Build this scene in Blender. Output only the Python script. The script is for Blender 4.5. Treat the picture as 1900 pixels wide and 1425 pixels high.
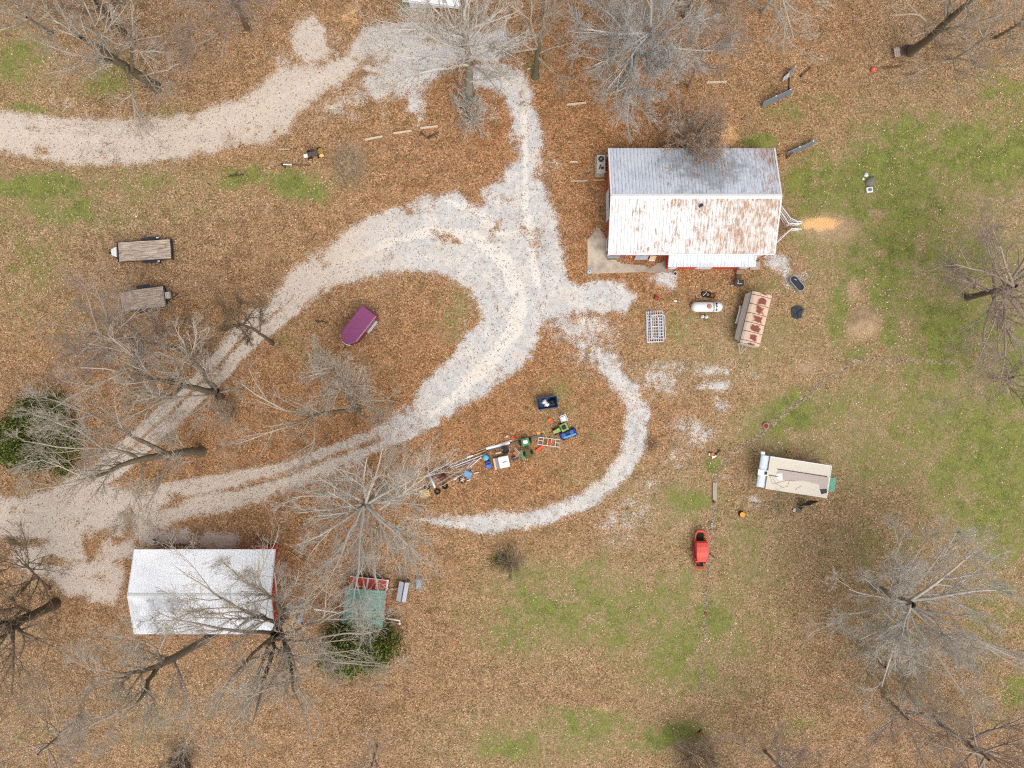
import bpy, math, random
import numpy as np
from mathutils import Vector, Matrix
R = math.radians
PI = math.pi
random.seed(7)
rng = np.random.default_rng(11)
for o in list(bpy.data.objects):
    bpy.data.objects.remove(o, do_unlink=True)
SC = bpy.context.scene
COL = SC.collection

# ------------------------------------------------------------------ camera, sky, sun, exposure
H = 75.0            # drone height above the yard
S = 18.0            # photo pixels per metre on the ground
cam_d = bpy.data.cameras.new('camera')
cam = bpy.data.objects.new('camera', cam_d)
COL.objects.link(cam)
cam.location = (0, 0, H)
cam.rotation_euler = (0, 0, 0)
cam_d.sensor_width = 36
cam_d.lens = 18.0 * H * S / 950.0
cam_d.clip_end = 2000
SC.camera = cam

SUN_EL, SUN_AZ = R(58), R(150)
w = bpy.data.worlds.new('World')
SC.world = w
w.use_nodes = True
nt = w.node_tree
nt.nodes.clear()
sky = nt.nodes.new('ShaderNodeTexSky')
sky.sky_type = 'NISHITA'
sky.sun_disc = False
sky.sun_elevation = SUN_EL
sky.sun_rotation = SUN_AZ
sky.dust_density = 4.0
hsv = nt.nodes.new('ShaderNodeHueSaturation')
hsv.inputs['Saturation'].default_value = 0.22
bg = nt.nodes.new('ShaderNodeBackground')
bg.inputs['Strength'].default_value = 0.15
wo = nt.nodes.new('ShaderNodeOutputWorld')
nt.links.new(sky.outputs[0], hsv.inputs['Color'])
nt.links.new(hsv.outputs[0], bg.inputs['Color'])
nt.links.new(bg.outputs[0], wo.inputs['Surface'])
sun_d = bpy.data.lights.new('sun', 'SUN')
sun_d.energy = 0.6
sun_d.angle = R(55)
sun_d.color = (1.0, 0.96, 0.9)
sun = bpy.data.objects.new('sun', sun_d)
COL.objects.link(sun)
# direction to the sun
sd = Vector((math.sin(SUN_AZ) * math.cos(SUN_EL), math.cos(SUN_AZ) * math.cos(SUN_EL), math.sin(SUN_EL)))
sun.rotation_euler = sd.to_track_quat('Z', 'Y').to_euler()
SC.view_settings.view_transform = 'Standard'
SC.view_settings.look = 'None'
SC.view_settings.gamma = 1
SC.view_settings.exposure = 0.62
SC.cycles.max_bounces = 5
SC.cycles.use_denoising = False
SC.cycles.pixel_filter_type = 'BLACKMAN_HARRIS'
SC.cycles.filter_width = 1.2

# ------------------------------------------------------------------ helpers
def lin(c):
    """sRGB 0..255 -> linear"""
    return tuple(((v / 255) / 12.92 if v / 255 <= 0.04045 else ((v / 255 + 0.055) / 1.055) ** 2.4) for v in c)

def P(px, py, h=0.0):
    """point of the place that stands at height h, read off the survey picture"""
    k = (H - h) / H / S
    return Vector(((px - 950) * k, (712.5 - py) * k, h))

class NT:
    def __init__(s, m):
        s.t = m.node_tree; s.n = s.t.nodes; s.l = s.t.links
    def new(s, k, **kw):
        n = s.n.new('ShaderNode' + k)
        for a, v in kw.items():
            if a == 'ins':
                for i, x in v.items():
                    s.put(n.inputs[i], x)
            else:
                setattr(n, a, v)
        return n
    def put(s, sock, x):
        if hasattr(x, 'is_output') or isinstance(x, bpy.types.NodeSocket):
            s.l.new(x, sock)
        else:
            if sock.type == 'RGBA' and len(x) == 3:
                x = (*x, 1)
            sock.default_value = x
    def math(s, op, a, b=0.0, clamp=False):
        n = s.new('Math', operation=op, use_clamp=clamp)
        s.put(n.inputs[0], a); s.put(n.inputs[1], b)
        return n.outputs[0]
    def mix(s, f, a, b, mode='MIX'):
        n = s.new('Mix', data_type='RGBA', blend_type=mode)
        s.put(n.inputs[0], f); s.put(n.inputs[6], a); s.put(n.inputs[7], b)
        return n.outputs[2]
    def noise(s, vec, scale, detail=3, rough=0.55, dist=0.0):
        n = s.new('TexNoise')
        s.put(n.inputs['Vector'], vec)
        n.inputs['Scale'].default_value = scale
        n.inputs['Detail'].default_value = detail
        n.inputs['Roughness'].default_value = rough
        n.inputs['Distortion'].default_value = dist
        return n.outputs['Fac']
    def voro(s, vec, scale, out='Color', feature='F1', rnd=1.0):
        n = s.new('TexVoronoi', feature=feature)
        s.put(n.inputs['Vector'], vec)
        n.inputs['Scale'].default_value = scale
        n.inputs['Randomness'].default_value = rnd
        return n.outputs[out]
    def step(s, x, lo, hi, a=0.0, b=1.0):
        n = s.new('MapRange', interpolation_type='SMOOTHSTEP')
        s.put(n.inputs[0], x)
        n.inputs[1].default_value = lo; n.inputs[2].default_value = hi
        n.inputs[3].default_value = a; n.inputs[4].default_value = b
        return n.outputs[0]
    def ramp(s, x, stops, interp='LINEAR'):
        n = s.new('ValToRGB')
        s.put(n.inputs[0], x)
        cr = n.color_ramp
        cr.interpolation = interp
        while len(cr.elements) > 1:
            cr.elements.remove(cr.elements[-1])
        cr.elements[0].position = stops[0][0]; cr.elements[0].color = (*stops[0][1], 1)
        for p, c in stops[1:]:
            e = cr.elements.new(p); e.color = (*c, 1)
        return n.outputs[0]
    def attr(s, name):
        return s.new('Attribute', attribute_name=name).outputs['Fac']
    def pos(s, scale=(1, 1, 1), rotz=0.0, obj=True):
        tc = s.new('TexCoord')
        mp = s.new('Mapping')
        s.l.new(tc.outputs['Object'], mp.inputs[0])
        mp.inputs['Scale'].default_value = scale
        mp.inputs['Rotation'].default_value = (0, 0, rotz)
        return mp.outputs[0]
    def geo(s):
        return s.new('NewGeometry').outputs['Position']
    def sep(s, v):
        n = s.new('SeparateXYZ'); s.put(n.inputs[0], v); return n.outputs

def new_mat(name):
    m = bpy.data.materials.new(name)
    m.use_nodes = True
    m.node_tree.nodes.clear()
    t = NT(m)
    b = t.new('BsdfPrincipled')
    o = t.new('OutputMaterial')
    t.l.new(b.outputs[0], o.inputs[0])
    b.inputs['Roughness'].default_value = 0.8
    return m, t, b

MATS = {}
def mat(name, col, rough=0.7, metal=0.0, var=0.18, scale=3.0, col2=None, amt=0.45, spec=0.3, bump=0.0):
    """painted or raw surface with uneven wear; col, col2 in sRGB 0..255"""
    if name in MATS:
        return MATS[name]
    m, t, b = new_mat(name)
    p = t.pos()
    n1 = t.noise(p, scale, 5, 0.65)
    n2 = t.noise(p, scale * 7, 3, 0.6)
    c = lin(col)
    lo = tuple(x * (1 - var) for x in c); hi = tuple(min(1, x * (1 + var)) for x in c)
    base = t.mix(n2, lo, hi)
    if col2:
        f = t.step(t.math('ADD', n1, t.math('MULTIPLY', n2, 0.25)), 0.98 - amt * 0.8, 1.12 - amt * 0.8)
        base = t.mix(f, base, lin(col2))
    else:
        base = t.mix(t.step(n1, 0.35, 0.75), base, tuple(x * (1 - var * 0.8) for x in c))
    t.put(b.inputs['Base Color'], base)
    b.inputs['Roughness'].default_value = rough
    b.inputs['Metallic'].default_value = metal
    b.inputs['Specular IOR Level'].default_value = spec
    if bump:
        bp = t.new('Bump'); bp.inputs['Distance'].default_value = bump
        t.put(bp.inputs['Height'], n2); t.put(b.inputs['Normal'], bp.outputs[0])
    MATS[name] = m
    return m

def link_mesh(name, verts, faces, material, parent=None, smooth=False):
    me = bpy.data.meshes.new(name)
    me.from_pydata(verts, [], faces)
    me.update()
    o = bpy.data.objects.new(name, me)
    COL.objects.link(o)
    if material: me.materials.append(material)
    if parent is not None: o.parent = parent
    if smooth:
        me.polygons.foreach_set('use_smooth', np.ones(len(me.polygons), dtype=bool))
    return o

class MB:
    """collects shapes and links them as ONE mesh"""
    def __init__(s): s.v = []; s.f = []
    def add(s, vs, fs):
        k = len(s.v); s.v += [tuple(v) for v in vs]; s.f += [tuple(i + k for i in f) for f in fs]; return s
    def box(s, x0, x1, y0, y1, z0, z1, bev=0.0):
        if bev <= 0:
            vs = [(x0, y0, z0), (x1, y0, z0), (x1, y1, z0), (x0, y1, z0), (x0, y0, z1), (x1, y0, z1), (x1, y1, z1), (x0, y1, z1)]
            return s.add(vs, [(0, 3, 2, 1), (4, 5, 6, 7), (0, 1, 5, 4), (1, 2, 6, 5), (2, 3, 7, 6), (3, 0, 4, 7)])
        b = bev
        def ring(i, z): return [(x0 + i, y0 + b, z), (x0 + b, y0 + i, z), (x1 - b, y0 + i, z), (x1 - i, y0 + b, z), (x1 - i, y1 - b, z), (x1 - b, y1 - i, z), (x0 + b, y1 - i, z), (x0 + i, y1 - b, z)]
        return s.loft([ring(b, z0), ring(0, z0 + b), ring(0, z1 - b), ring(b, z1)])
    def loft(s, rings, cap=True, closed=True):
        n = len(rings[0]); vs = [p for r in rings for p in r]; fs = []
        for i in range(len(rings) - 1):
            for j in range(n if closed else n - 1):
                a = i * n + j; b2 = i * n + (j + 1) % n
                fs.append((a, b2, b2 + n, a + n))
        if cap:
            fs.append(tuple(range(n - 1, -1, -1))); fs.append(tuple((len(rings) - 1) * n + j for j in range(n)))
        return s.add(vs, fs)
    def prism(s, poly, z0, z1):
        return s.loft([[(x, y, z0) for x, y in poly], [(x, y, z1) for x, y in poly]])
    def tube(s, pts, r, n=6, cap=True):
        pts = [Vector(p) for p in pts]
        rr = r if isinstance(r, (list, tuple)) else [r] * len(pts)
        rings = []; up = None
        for i, p in enumerate(pts):
            d = (pts[min(i + 1, len(pts) - 1)] - pts[max(i - 1, 0)]).normalized()
            if up is None: up = Vector((0, 0, 1)) if abs(d.z) < 0.9 else Vector((1, 0, 0))
            a = d.cross(up)
            if a.length < 1e-5: a = d.cross(Vector((0.3, 1, 0.2)))
            a.normalize(); b2 = d.cross(a); up = b2.cross(d) if False else up
            rings.append([tuple(p + (a * math.cos(t2) + b2 * math.sin(t2)) * rr[i]) for t2 in [2 * PI * k / n for k in range(n)]])
        return s.loft(rings, cap)
    def lathe(s, prof, n=16, c=(0, 0)):
        rings = [[(c[0] + r * math.cos(2 * PI * k / n), c[1] + r * math.sin(2 * PI * k / n), z) for k in range(n)] for r, z in prof]
        return s.loft(rings, True)
    def disc_x(s, x0, x1, y, z, r, n=18):
        """cylinder whose axis is x"""
        return s.tube([(x0, y, z), (x1, y, z)], r, n)
    def disc_y(s, y0, y1, x, z, r, n=18):
        return s.tube([(x, y0, z), (x, y1, z)], r, n)
    def sheet(s, quad, th=0.03):
        a, b2, c, d = [Vector(q) for q in quad]
        n = (b2 - a).cross(d - a).normalized() * th
        return s.loft([[tuple(x - n) for x in (a, b2, c, d)], [tuple(x) for x in (a, b2, c, d)]])
    def torus(s, R0, r, z=0.0, c=(0, 0), n=20, m=8):
        vs = []; fs = []
        for i in range(n):
            A = 2 * PI * i / n
            for j in range(m):
                B = 2 * PI * j / m
                q = R0 + r * math.cos(B)
                vs.append((c[0] + q * math.cos(A), c[1] + q * math.sin(A), z + r * math.sin(B)))
        for i in range(n):
            for j in range(m):
                fs.append((i * m + j, ((i + 1) % n) * m + j, ((i + 1) % n) * m + (j + 1) % m, i * m + (j + 1) % m))
        return s.add(vs, fs)
    def xf(s, M, k0=0):
        s.v = s.v[:k0] + [tuple(M @ Vector(v)) for v in s.v[k0:]]; return s
    def build(s, name, material, parent=None, smooth=False, jit=0.0):
        vs = s.v
        if jit:
            vs = [(x + random.uniform(-jit, jit), y + random.uniform(-jit, jit), z + random.uniform(-jit, jit)) for x, y, z in vs]
        return link_mesh(name, vs, s.f, material, parent, smooth)

def tag(o, label=None, cat=None, group=None, kind=None):
    if label: o['label'] = label
    if cat: o['category'] = cat
    if group: o['group'] = group
    if kind: o['kind'] = kind
    return o

def thing(name, label, cat, px, py, h=0.0, rot=0.0, group=None):
    """an Empty at the thing's base; rot in degrees, counter-clockwise seen from above"""
    o = bpy.data.objects.new(name, None)
    COL.objects.link(o)
    o.empty_display_size = 0.3
    o.location = P(px, py, h)
    o.rotation_euler = (0, 0, R(rot))
    return tag(o, label, cat, group)

def copy_thing(src, px, py, rot, label, h=0.0):
    def cp(o, par):
        c = o.copy(); COL.objects.link(c); c.parent = par
        for ch in [x for x in bpy.data.objects if x.parent == o]:
            cp(ch, c)
        return c
    c = cp(src, None)
    c.location = P(px, py, h); c.rotation_euler = (0, 0, R(rot)); c['label'] = label
    return c

# ------------------------------------------------------------------ ground maps
FX = np.arange(-58, 58.01, 0.25); FY = np.arange(-45, 45.01, 0.25)
GX = np.concatenate([[-900, -500, -300, -180, -120, -90, -72, -64], FX, [64, 72, 90, 120, 180, 300, 500, 900]])
GY = np.concatenate([[-900, -500, -300, -180, -110, -80, -62, -52], FY, [52, 62, 80, 110, 180, 300, 500, 900]])
XX, YY = np.meshgrid(GX, GY)
U = XX * S + 950; V = 712.5 - YY * S          # survey-picture coordinates of the ground

def fbm(u, v, scale, octs=4, seed=0, rough=0.55):
    out = np.zeros_like(u); amp = 1.0; tot = 0
    for k in range(octs):
        g = np.random.default_rng(seed * 31 + k).random((128, 128))
        a = u / scale; b = v / scale
        ia = np.floor(a).astype(int); ib = np.floor(b).astype(int)
        fa = a - ia; fb = b - ib
        fa = fa * fa * (3 - 2 * fa); fb = fb * fb * (3 - 2 * fb)
        g00 = g[ib % 128, ia % 128]; g01 = g[ib % 128, (ia + 1) % 128]
        g10 = g[(ib + 1) % 128, ia % 128]; g11 = g[(ib + 1) % 128, (ia + 1) % 128]
        out += amp * ((g00 * (1 - fa) + g01 * fa) * (1 - fb) + (g10 * (1 - fa) + g11 * fa) * fb)
        tot += amp; amp *= rough; scale /= 2.03
    return out / tot

def sdpoly(poly, u=None, v=None):
    """signed distance to polygon, positive inside (picture units)"""
    u = U if u is None else u; v = V if v is None else v
    d = np.full(u.shape, 1e9); ins = np.zeros(u.shape, bool)
    n = len(poly)
    for i in range(n):
        x0, y0 = poly[i]; x1, y1 = poly[(i + 1) % n]
        ex, ey = x1 - x0, y1 - y0
        t = np.clip(((u - x0) * ex + (v - y0) * ey) / (ex * ex + ey * ey + 1e-9), 0, 1)
        d = np.minimum(d, (u - x0 - t * ex) ** 2 + (v - y0 - t * ey) ** 2)
        c = (y0 > v) != (y1 > v)
        with np.errstate(divide='ignore', invalid='ignore'):
            ins ^= c & (u < (x1 - x0) * (v - y0) / (y1 - y0 + 1e-12) + x0)
    d = np.sqrt(d)
    return np.where(ins, d, -d)

def sdline(pts):
    """signed distance to a band: pts (x, y, halfwidth)"""
    d = np.full(U.shape, -1e9)
    for (x0, y0, w0), (x1, y1, w1) in zip(pts[:-1], pts[1:]):
        ex, ey = x1 - x0, y1 - y0
        t = np.clip(((U - x0) * ex + (V - y0) * ey) / (ex * ex + ey * ey + 1e-9), 0, 1)
        d = np.maximum(d, w0 + (w1 - w0) * t - np.hypot(U - x0 - t * ex, V - y0 - t * ey))
    return d

def ell(cx, cy, rx, ry, a=0.0):
    ca, sa = math.cos(R(a)), math.sin(R(a))
    x = (U - cx) * ca + (V - cy) * sa; y = -(U - cx) * sa + (V - cy) * ca
    return (1 - np.sqrt((x / rx) ** 2 + (y / ry) ** 2)) * min(rx, ry)

def sm(d, soft=6.0):
    t = np.clip(d / (2 * soft) + 0.5, 0, 1)
    return t * t * (3 - 2 * t)

def blob(*a):
    cx, cy, rx, ry = a[:4]; ang = a[4] if len(a) > 4 else 0
    ca, sa = math.cos(R(ang)), math.sin(R(ang))
    x = (U - cx) * ca + (V - cy) * sa; y = -(U - cx) * sa + (V - cy) * ca
    return np.exp(-((x / rx) ** 2 + (y / ry) ** 2) * 0.9)

N1 = fbm(U, V, 60, 5, 1) - 0.5
N2 = fbm(U, V, 18, 4, 2) - 0.5
N3 = fbm(U, V, 140, 4, 3) - 0.5
WARP = N2 * 16 + N1 * 14

UPPER_ROAD = [(-900, 150), (-60, 200), (0, 208), (70, 218), (130, 224), (180, 227), (240, 228), (300, 222), (350, 213), (400, 199), (450, 183), (490, 156), (516, 132), (560, 130), (600, 128), (640, 108), (655, 80), (670, 60), (700, 50), (760, 46), (820, 50), (870, 62), (930, 55), (955, 75), (940, 100), (900, 110), (860, 105), (810, 135), (775, 158), (740, 176), (700, 182), (685, 172), (678, 145), (700, 135), (672, 125), (650, 128), (640, 142), (600, 166), (570, 190), (545, 206), (530, 240), (500, 255), (450, 266), (400, 279), (350, 285), (300, 295), (240, 301), (180, 301), (120, 297), (60, 289), (0, 277), (-60, 268), (-900, 260)]
LINK_ROAD = [(880, 120), (940, 130), (966, 138), (984, 171), (991, 210), (1003, 250), (1002, 290), (1005, 330), (1015, 365), (1030, 400), (950, 400), (890, 370), (905, 345), (930, 332), (955, 305), (950, 263), (953, 218), (943, 184), (926, 160), (880, 154)]
YARD = [(885, 368), (860, 360), (820, 362), (780, 372), (740, 386), (700, 402), (660, 426), (620, 454), (580, 480), (540, 510), (505, 542), (480, 570), (430, 622), (395, 668), (350, 712), (300, 765), (255, 802), (210, 840), (150, 895), (215, 880), (262, 846), (310, 798), (358, 752), (405, 706), (450, 656), (500, 606), (560, 564), (600, 542), (640, 523), (680, 510), (720, 501), (760, 498), (810, 502), (850, 515), (875, 535), (892, 560), (900, 582), (893, 600), (868, 622), (850, 645), (830, 676), (800, 706), (770, 735), (745, 765), (720, 790), (770, 806), (812, 795), (842, 770), (862, 745), (890, 730), (920, 710), (945, 700), (966, 679), (987, 647), (1000, 613), (1005, 590), (1058, 582), (1097, 576), (1163, 574), (1174, 550), (1150, 529), (1118, 524), (1084, 532), (1055, 518), (1045, 497), (1037, 450), (1029, 410), (1013, 384), (1000, 360), (930, 345)]
LOWER = [(-900, 940), (-60, 930), (0, 932), (53, 924), (92, 918), (150, 900), (200, 905), (263, 918), (316, 908), (368, 896), (421, 884), (500, 868), (560, 850), (620, 830), (680, 808), (730, 780), (790, 780), (770, 800), (740, 814), (700, 836), (660, 854), (600, 876), (560, 893), (500, 920), (447, 934), (395, 950), (329, 962), (290, 979), (274, 984), (310, 988), (347, 984), (345, 1006), (274, 1013), (256, 992), (240, 998), (249, 1013), (247, 1024), (218, 1032), (216, 1047), (224, 1063), (218, 1090), (210, 1118), (171, 1113), (160, 1095), (132, 1103), (105, 1084), (92, 1063), (40, 1055), (18, 1016), (79, 1016), (92, 1003), (60, 995), (0, 992), (-60, 1000), (-900, 1010)]
g = sdpoly(UPPER_ROAD)
for q in (LINK_ROAD, YARD, LOWER):
    g = np.maximum(g, sdpoly(q))
for e in ((578, 72, 30, 38), (770, 185, 16, 30), (1232, 518, 12, 6), (400, 1003, 30, 9, 0), (1440, 485, 16, 10, 10), (1458, 505, 7, 20, -30)):
    g = np.maximum(g, ell(*e))
for e in ((690, 113, 28, 15), (917, 432, 7, 20, 30), (846, 448, 11, 5, 0), (970, 420, 6, 14, -15), (968, 172, 6, 12), (308, 940, 22, 8, -8), (240, 975, 14, 34), (99, 1040, 22, 9, 20), (55, 1003, 42, 8), (178, 1070, 12, 7), (880, 362, 12, 14)):
    g = np.minimum(g, -ell(*e))
g = np.minimum(g, -sdpoly([(142, 990), (215, 975), (222, 990), (190, 1010), (185, 1035), (170, 1048), (152, 1040), (150, 1015)]))
GRAV = sm(g + WARP * 0.9 + 5, 20)
GRAV = np.clip(GRAV - 0.9 * np.clip(fbm(U, V, 40, 5, 21) - 0.54, 0, 1) * (1 - sm(g - 34, 16)) * 2.5, 0, 1)
# worn wheel tracks keep a crown of leaves between them
crown = sdline([(545, 548, 3), (480, 600, 7), (420, 655, 8), (330, 745, 9), (230, 835, 8), (170, 880, 5)])
GRAV *= 1 - 0.75 * sm(crown + WARP * 0.5, 4)
crown = sdline([(700, 815, 7), (620, 848, 8), (520, 884, 8), (440, 905, 6), (330, 925, 4)])
GRAV *= 1 - 0.55 * sm(crown + WARP * 0.6, 5)
for q, k in (([(530, 552, 9), (440, 622, 10), (378, 690, 10), (312, 752, 10), (252, 808, 10), (180, 870, 10), (110, 912, 11)], .95), ([(548, 574, 9), (458, 646, 9), (408, 704, 9), (348, 760, 9), (288, 814, 9), (218, 876, 9), (150, 918, 11)], .9), ([(770, 775, 12), (690, 806, 9), (620, 833, 9), (540, 862, 9), (460, 880, 9), (380, 893, 11), (300, 908, 12)], .85), ([(770, 800, 10), (700, 830, 9), (640, 852, 9), (570, 880, 9), (500, 905, 9), (420, 926, 10), (340, 946, 11)], .85)):
    GRAV = np.maximum(GRAV, k * sm(sdline(q) + WARP * .35, 6))
GRAV *= 1 - 0.2 * blob(700, 820, 70, 40, -20) - 0.1 * blob(420, 880, 200, 60, -15)
loop = sdline([(1110, 650, 8), (1128, 690, 18), (1165, 720, 20), (1182, 760, 24), (1180, 800, 25), (1168, 850, 22), (1135, 895, 20), (1085, 930, 18), (1000, 962, 17), (900, 972, 19), (820, 968, 10), (760, 962, 4)])
GRAV = np.maximum(GRAV, 0.8 * sm(loop + WARP * 0.8, 12))
part = [(1075, 606, 85, 34, 5, .62), (1100, 600, 40, 18, 0, .6), (1095, 650, 60, 45, 20, .55), (1130, 670, 30, 30, 0, .65), (1318, 688, 50, 13, 0, .62), (1325, 716, 42, 11, 0, .7), (1285, 800, 45, 30, 20, .62), (1335, 752, 16, 22, -40, .6), (1225, 705, 60, 34, 0, .5), (1250, 680, 120, 16, 0, .4), (1390, 695, 30, 22, 0, .3), (1160, 960, 70, 40, -30, .42), (1255, 850, 40, 50, 0, .35), (640, 190, 90, 28, -25, .5), (525, 115, 40, 22, 30, .45), (620, 85, 30, 45, 0, .4), (660, 218, 14, 9, 0, .5), (990, 300, 45, 60, 0, .4), (1030, 300, 20, 30, 0, .3), (905, 200, 25, 35, 0, .35), (1010, 430, 60, 30, 0, .3), (790, 1000, 90, 25, 0, .25), (60, 1060, 60, 40, 0, .4), (230, 910, 120, 30, 0, .45), (1485, 512, 20, 14, 0, .5), (1400, 930, 16, 12, 30, .65), (560, 1010, 12, 30, 0, .35), (520, 1105, 16, 28, 0, .7), (625, 1010, 10, 16, 0, .4), (850, 615, 60, 25, -50, .2), (775, 20, 55, 25, 0, .5), (1250, 980, 60, 60, 0, .15), (1150, 1000, 50, 30, 0, .3), (1200, 900, 30, 40, 0, .35), (110, 190, 35, 18, 20, .45)]
for *e, k in part:
    GRAV = np.maximum(GRAV, k * blob(*e) * (1 + 1.2 * N2))

GREEN = np.zeros_like(U)
for *e, k in [(1700, 250, 90, 45, 0, .6), (1640, 320, 110, 55, 0, .75), (1810, 285, 140, 50, 0, 1.0), (1870, 170, 60, 60, 0, .7), (1600, 400, 60, 50, 0, .6), (1650, 455, 60, 70, 0, 1.0), (1590, 475, 30, 50, 0, 1.0), (1690, 400, 90, 60, 0, .75), (1760, 480, 100, 60, 0, .65), (1780, 620, 110, 80, 0, .85), (1870, 700, 50, 80, 0, .8), (1750, 680, 90, 40, 0, .6), (1560, 570, 18, 55, 10, .9), (1655, 620, 18, 40, 0, .8), (1600, 655, 35, 12, 0, .8), (1840, 880, 90, 130, 0, .8), (1730, 780, 130, 70, 0, .55), (1460, 770, 60, 32, -20, .85), (1560, 740, 80, 40, 0, .4), (1640, 850, 80, 60, 0, .35), (1410, 262, 30, 11, 0, 1.5), (1500, 330, 50, 50, 0, .8), (1480, 200, 70, 25, -20, .5), (1520, 420, 60, 60, 0, .5), (60, 345, 110, 22, 0, .9), (60, 480, 60, 60, 0, .5), (30, 120, 60, 70, 0, .55), (130, 385, 170, 35, 0, .6), (240, 335, 160, 22, 0, .5), (560, 345, 65, 26, 10, .8), (440, 330, 60, 25, 0, .75), (200, 155, 45, 25, 0, .8), (215, 120, 20, 25, 0, .6), (40, 200, 50, 10, 5, .9), (320, 205, 40, 18, 0, .5), (1325, 1150, 40, 45, 0, .7), (1050, 1100, 100, 55, 0, .6), (1150, 1140, 130, 70, 0, .55), (950, 1160, 70, 50, 0, .55), (1270, 1220, 90, 80, 0, .55), (1400, 1170, 90, 90, 0, .3), (1230, 1365, 60, 22, -10, 1.1), (1100, 1345, 110, 40, 0, .55), (960, 1390, 90, 40, 0, .45), (1050, 880, 45, 20, 0, .35), (1288, 930, 45, 24, 0, .6), (1327, 862, 16, 14, 0, .9), (1110, 808, 10, 8, 0, .7), (840, 580, 25, 45, 0, .5), (1172, 575, 9, 8, 0, .7), (1885, 1285, 25, 28, 0, 1.2), (1480, 1340, 45, 18, 0, .7), (1650, 1180, 90, 60, 0, .25), (700, 720, 50, 40, 0, .1), (1415, 530, 30, 14, 0, .5), (1260, 610, 40, 40, 0, .28), (1840, 1150, 70, 90, 0, .5), (1860, 1340, 60, 50, 0, .3), (30, 570, 40, 60, 0, .35), (60, 1340, 60, 60, 0, .35), (280, 1330, 60, 50, 0, .3), (1180, 300, 15, 20, 0, 0), (1000, 250, 30, 15, 0, .2), (860, 20, 20, 30, 0, .3), (750, 15, 12, 18, 0, .7), (990, 125, 14, 18, 0, .5), (1130, 150, 25, 20, 0, .3), (1040, 730, 60, 30, 0, .35), (540, 640, 60, 30, 0, .3), (150, 600, 100, 50, 0, .2), (1370, 1020, 60, 60, 0, .3), (1600, 1000, 60, 40, 0, .3), (1690, 1010, 80, 40, 0, .3), (1480, 640, 60, 40, 0, .2), (1640, 555, 25, 30, 0, .7)]:
    GREEN = np.maximum(GREEN, 1.3 * k * blob(e[0], e[1], e[2] * 1.15, e[3] * 1.15, *e[4:]))
GREEN = np.clip(GREEN * (1 + 1.7 * N1 + 1.3 * N2) + .5 * N2 * (GREEN > .1), 0, 1.4)
GREEN = np.where((abs(XX) > 56) | (abs(YY) > 43), 0.45 + 0.8 * N3, GREEN)

# how completely the fallen leaves cover the turf
LEAF = np.full(U.shape, 0.92)
lawn = np.zeros_like(U)
for *e, k in [(1750, 480, 260, 260, 0, .95), (1560, 520, 120, 160, 0, .7), (1850, 800, 200, 260, 0, .95), (1600, 800, 220, 120, 0, .8), (1450, 800, 120, 70, 0, .75), (1400, 640, 160, 110, 0, .62), (1130, 1120, 260, 130, 0, .6), (1270, 1150, 180, 200, 0, .6), (1100, 1370, 260, 60, 0, .62), (60, 360, 170, 60, 0, .4), (250, 345, 170, 35, 0, .35), (1250, 950, 120, 110, 0, .55), (1400, 1020, 150, 120, 0, .5), (1110, 900, 60, 90, 0, .3), (1260, 650, 120, 80, 0, .45), (60, 110, 90, 90, 0, .35), (1700, 250, 160, 60, 0, .5), (560, 345, 60, 25, 0, .4), (1040, 790, 50, 60, 0, .35), (1320, 520, 70, 60, 0, .15), (1410, 262, 32, 14, 0, 1), (1600, 1050, 160, 120, 0, .35), (860, 560, 40, 60, 0, .25)]:
    lawn = np.maximum(lawn, k * blob(*e))
lawn = np.clip(lawn * (1 + 0.7 * N1), 0, 1)
LEAF = np.clip(LEAF - 1.0 * lawn, 0.03, 1)
LEAF = np.clip(LEAF - 0.55 * np.clip(GREEN, 0, 1), 0.02, 1)
edge = sdline([(860, 1275, 14), (1000, 1290, 13), (1130, 1300, 12), (1190, 1300, 8)])
LEAF = np.maximum(LEAF, 0.85 * sm(edge + WARP, 8))
GREEN *= 1 - 0.8 * sm(edge + WARP, 8)
# bright rust near the barn and along the drive, duller tan away from it
RUST = np.clip(0.25 + 0.75 * blob(1050, 250, 420, 300) + 0.7 * blob(1000, 780, 260, 180) + 0.6 * blob(500, 760, 420, 200) + 0.35 * blob(420, 1020, 300, 120) + 0.9 * blob(1150, 530, 160, 60) - 0.3 * blob(150, 420, 260, 130) + 0.5 * N3, 0, 1)
SOIL = np.zeros_like(U)      # orange clay
for *e, k in [(1520, 415, 34, 13, 0, 1.5), (1535, 420, 60, 32, 0, .35), (1342, 248, 34, 26, 30, .9), (652, 30, 22, 26, 0, .75), (960, 660, 14, 10, 0, .7), (1105, 870, 12, 8, 0, 0.2), (1118, 1318, 30, 8, 8, .45), (660, 60, 14, 24, 0, .4), (1160, 760, 40, 60, 0, .1)]:
    SOIL = np.maximum(SOIL, k * blob(*e) * (1 + 0.9 * N2))
DRY = np.zeros_like(U)       # pale bare tan earth and straw
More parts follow.
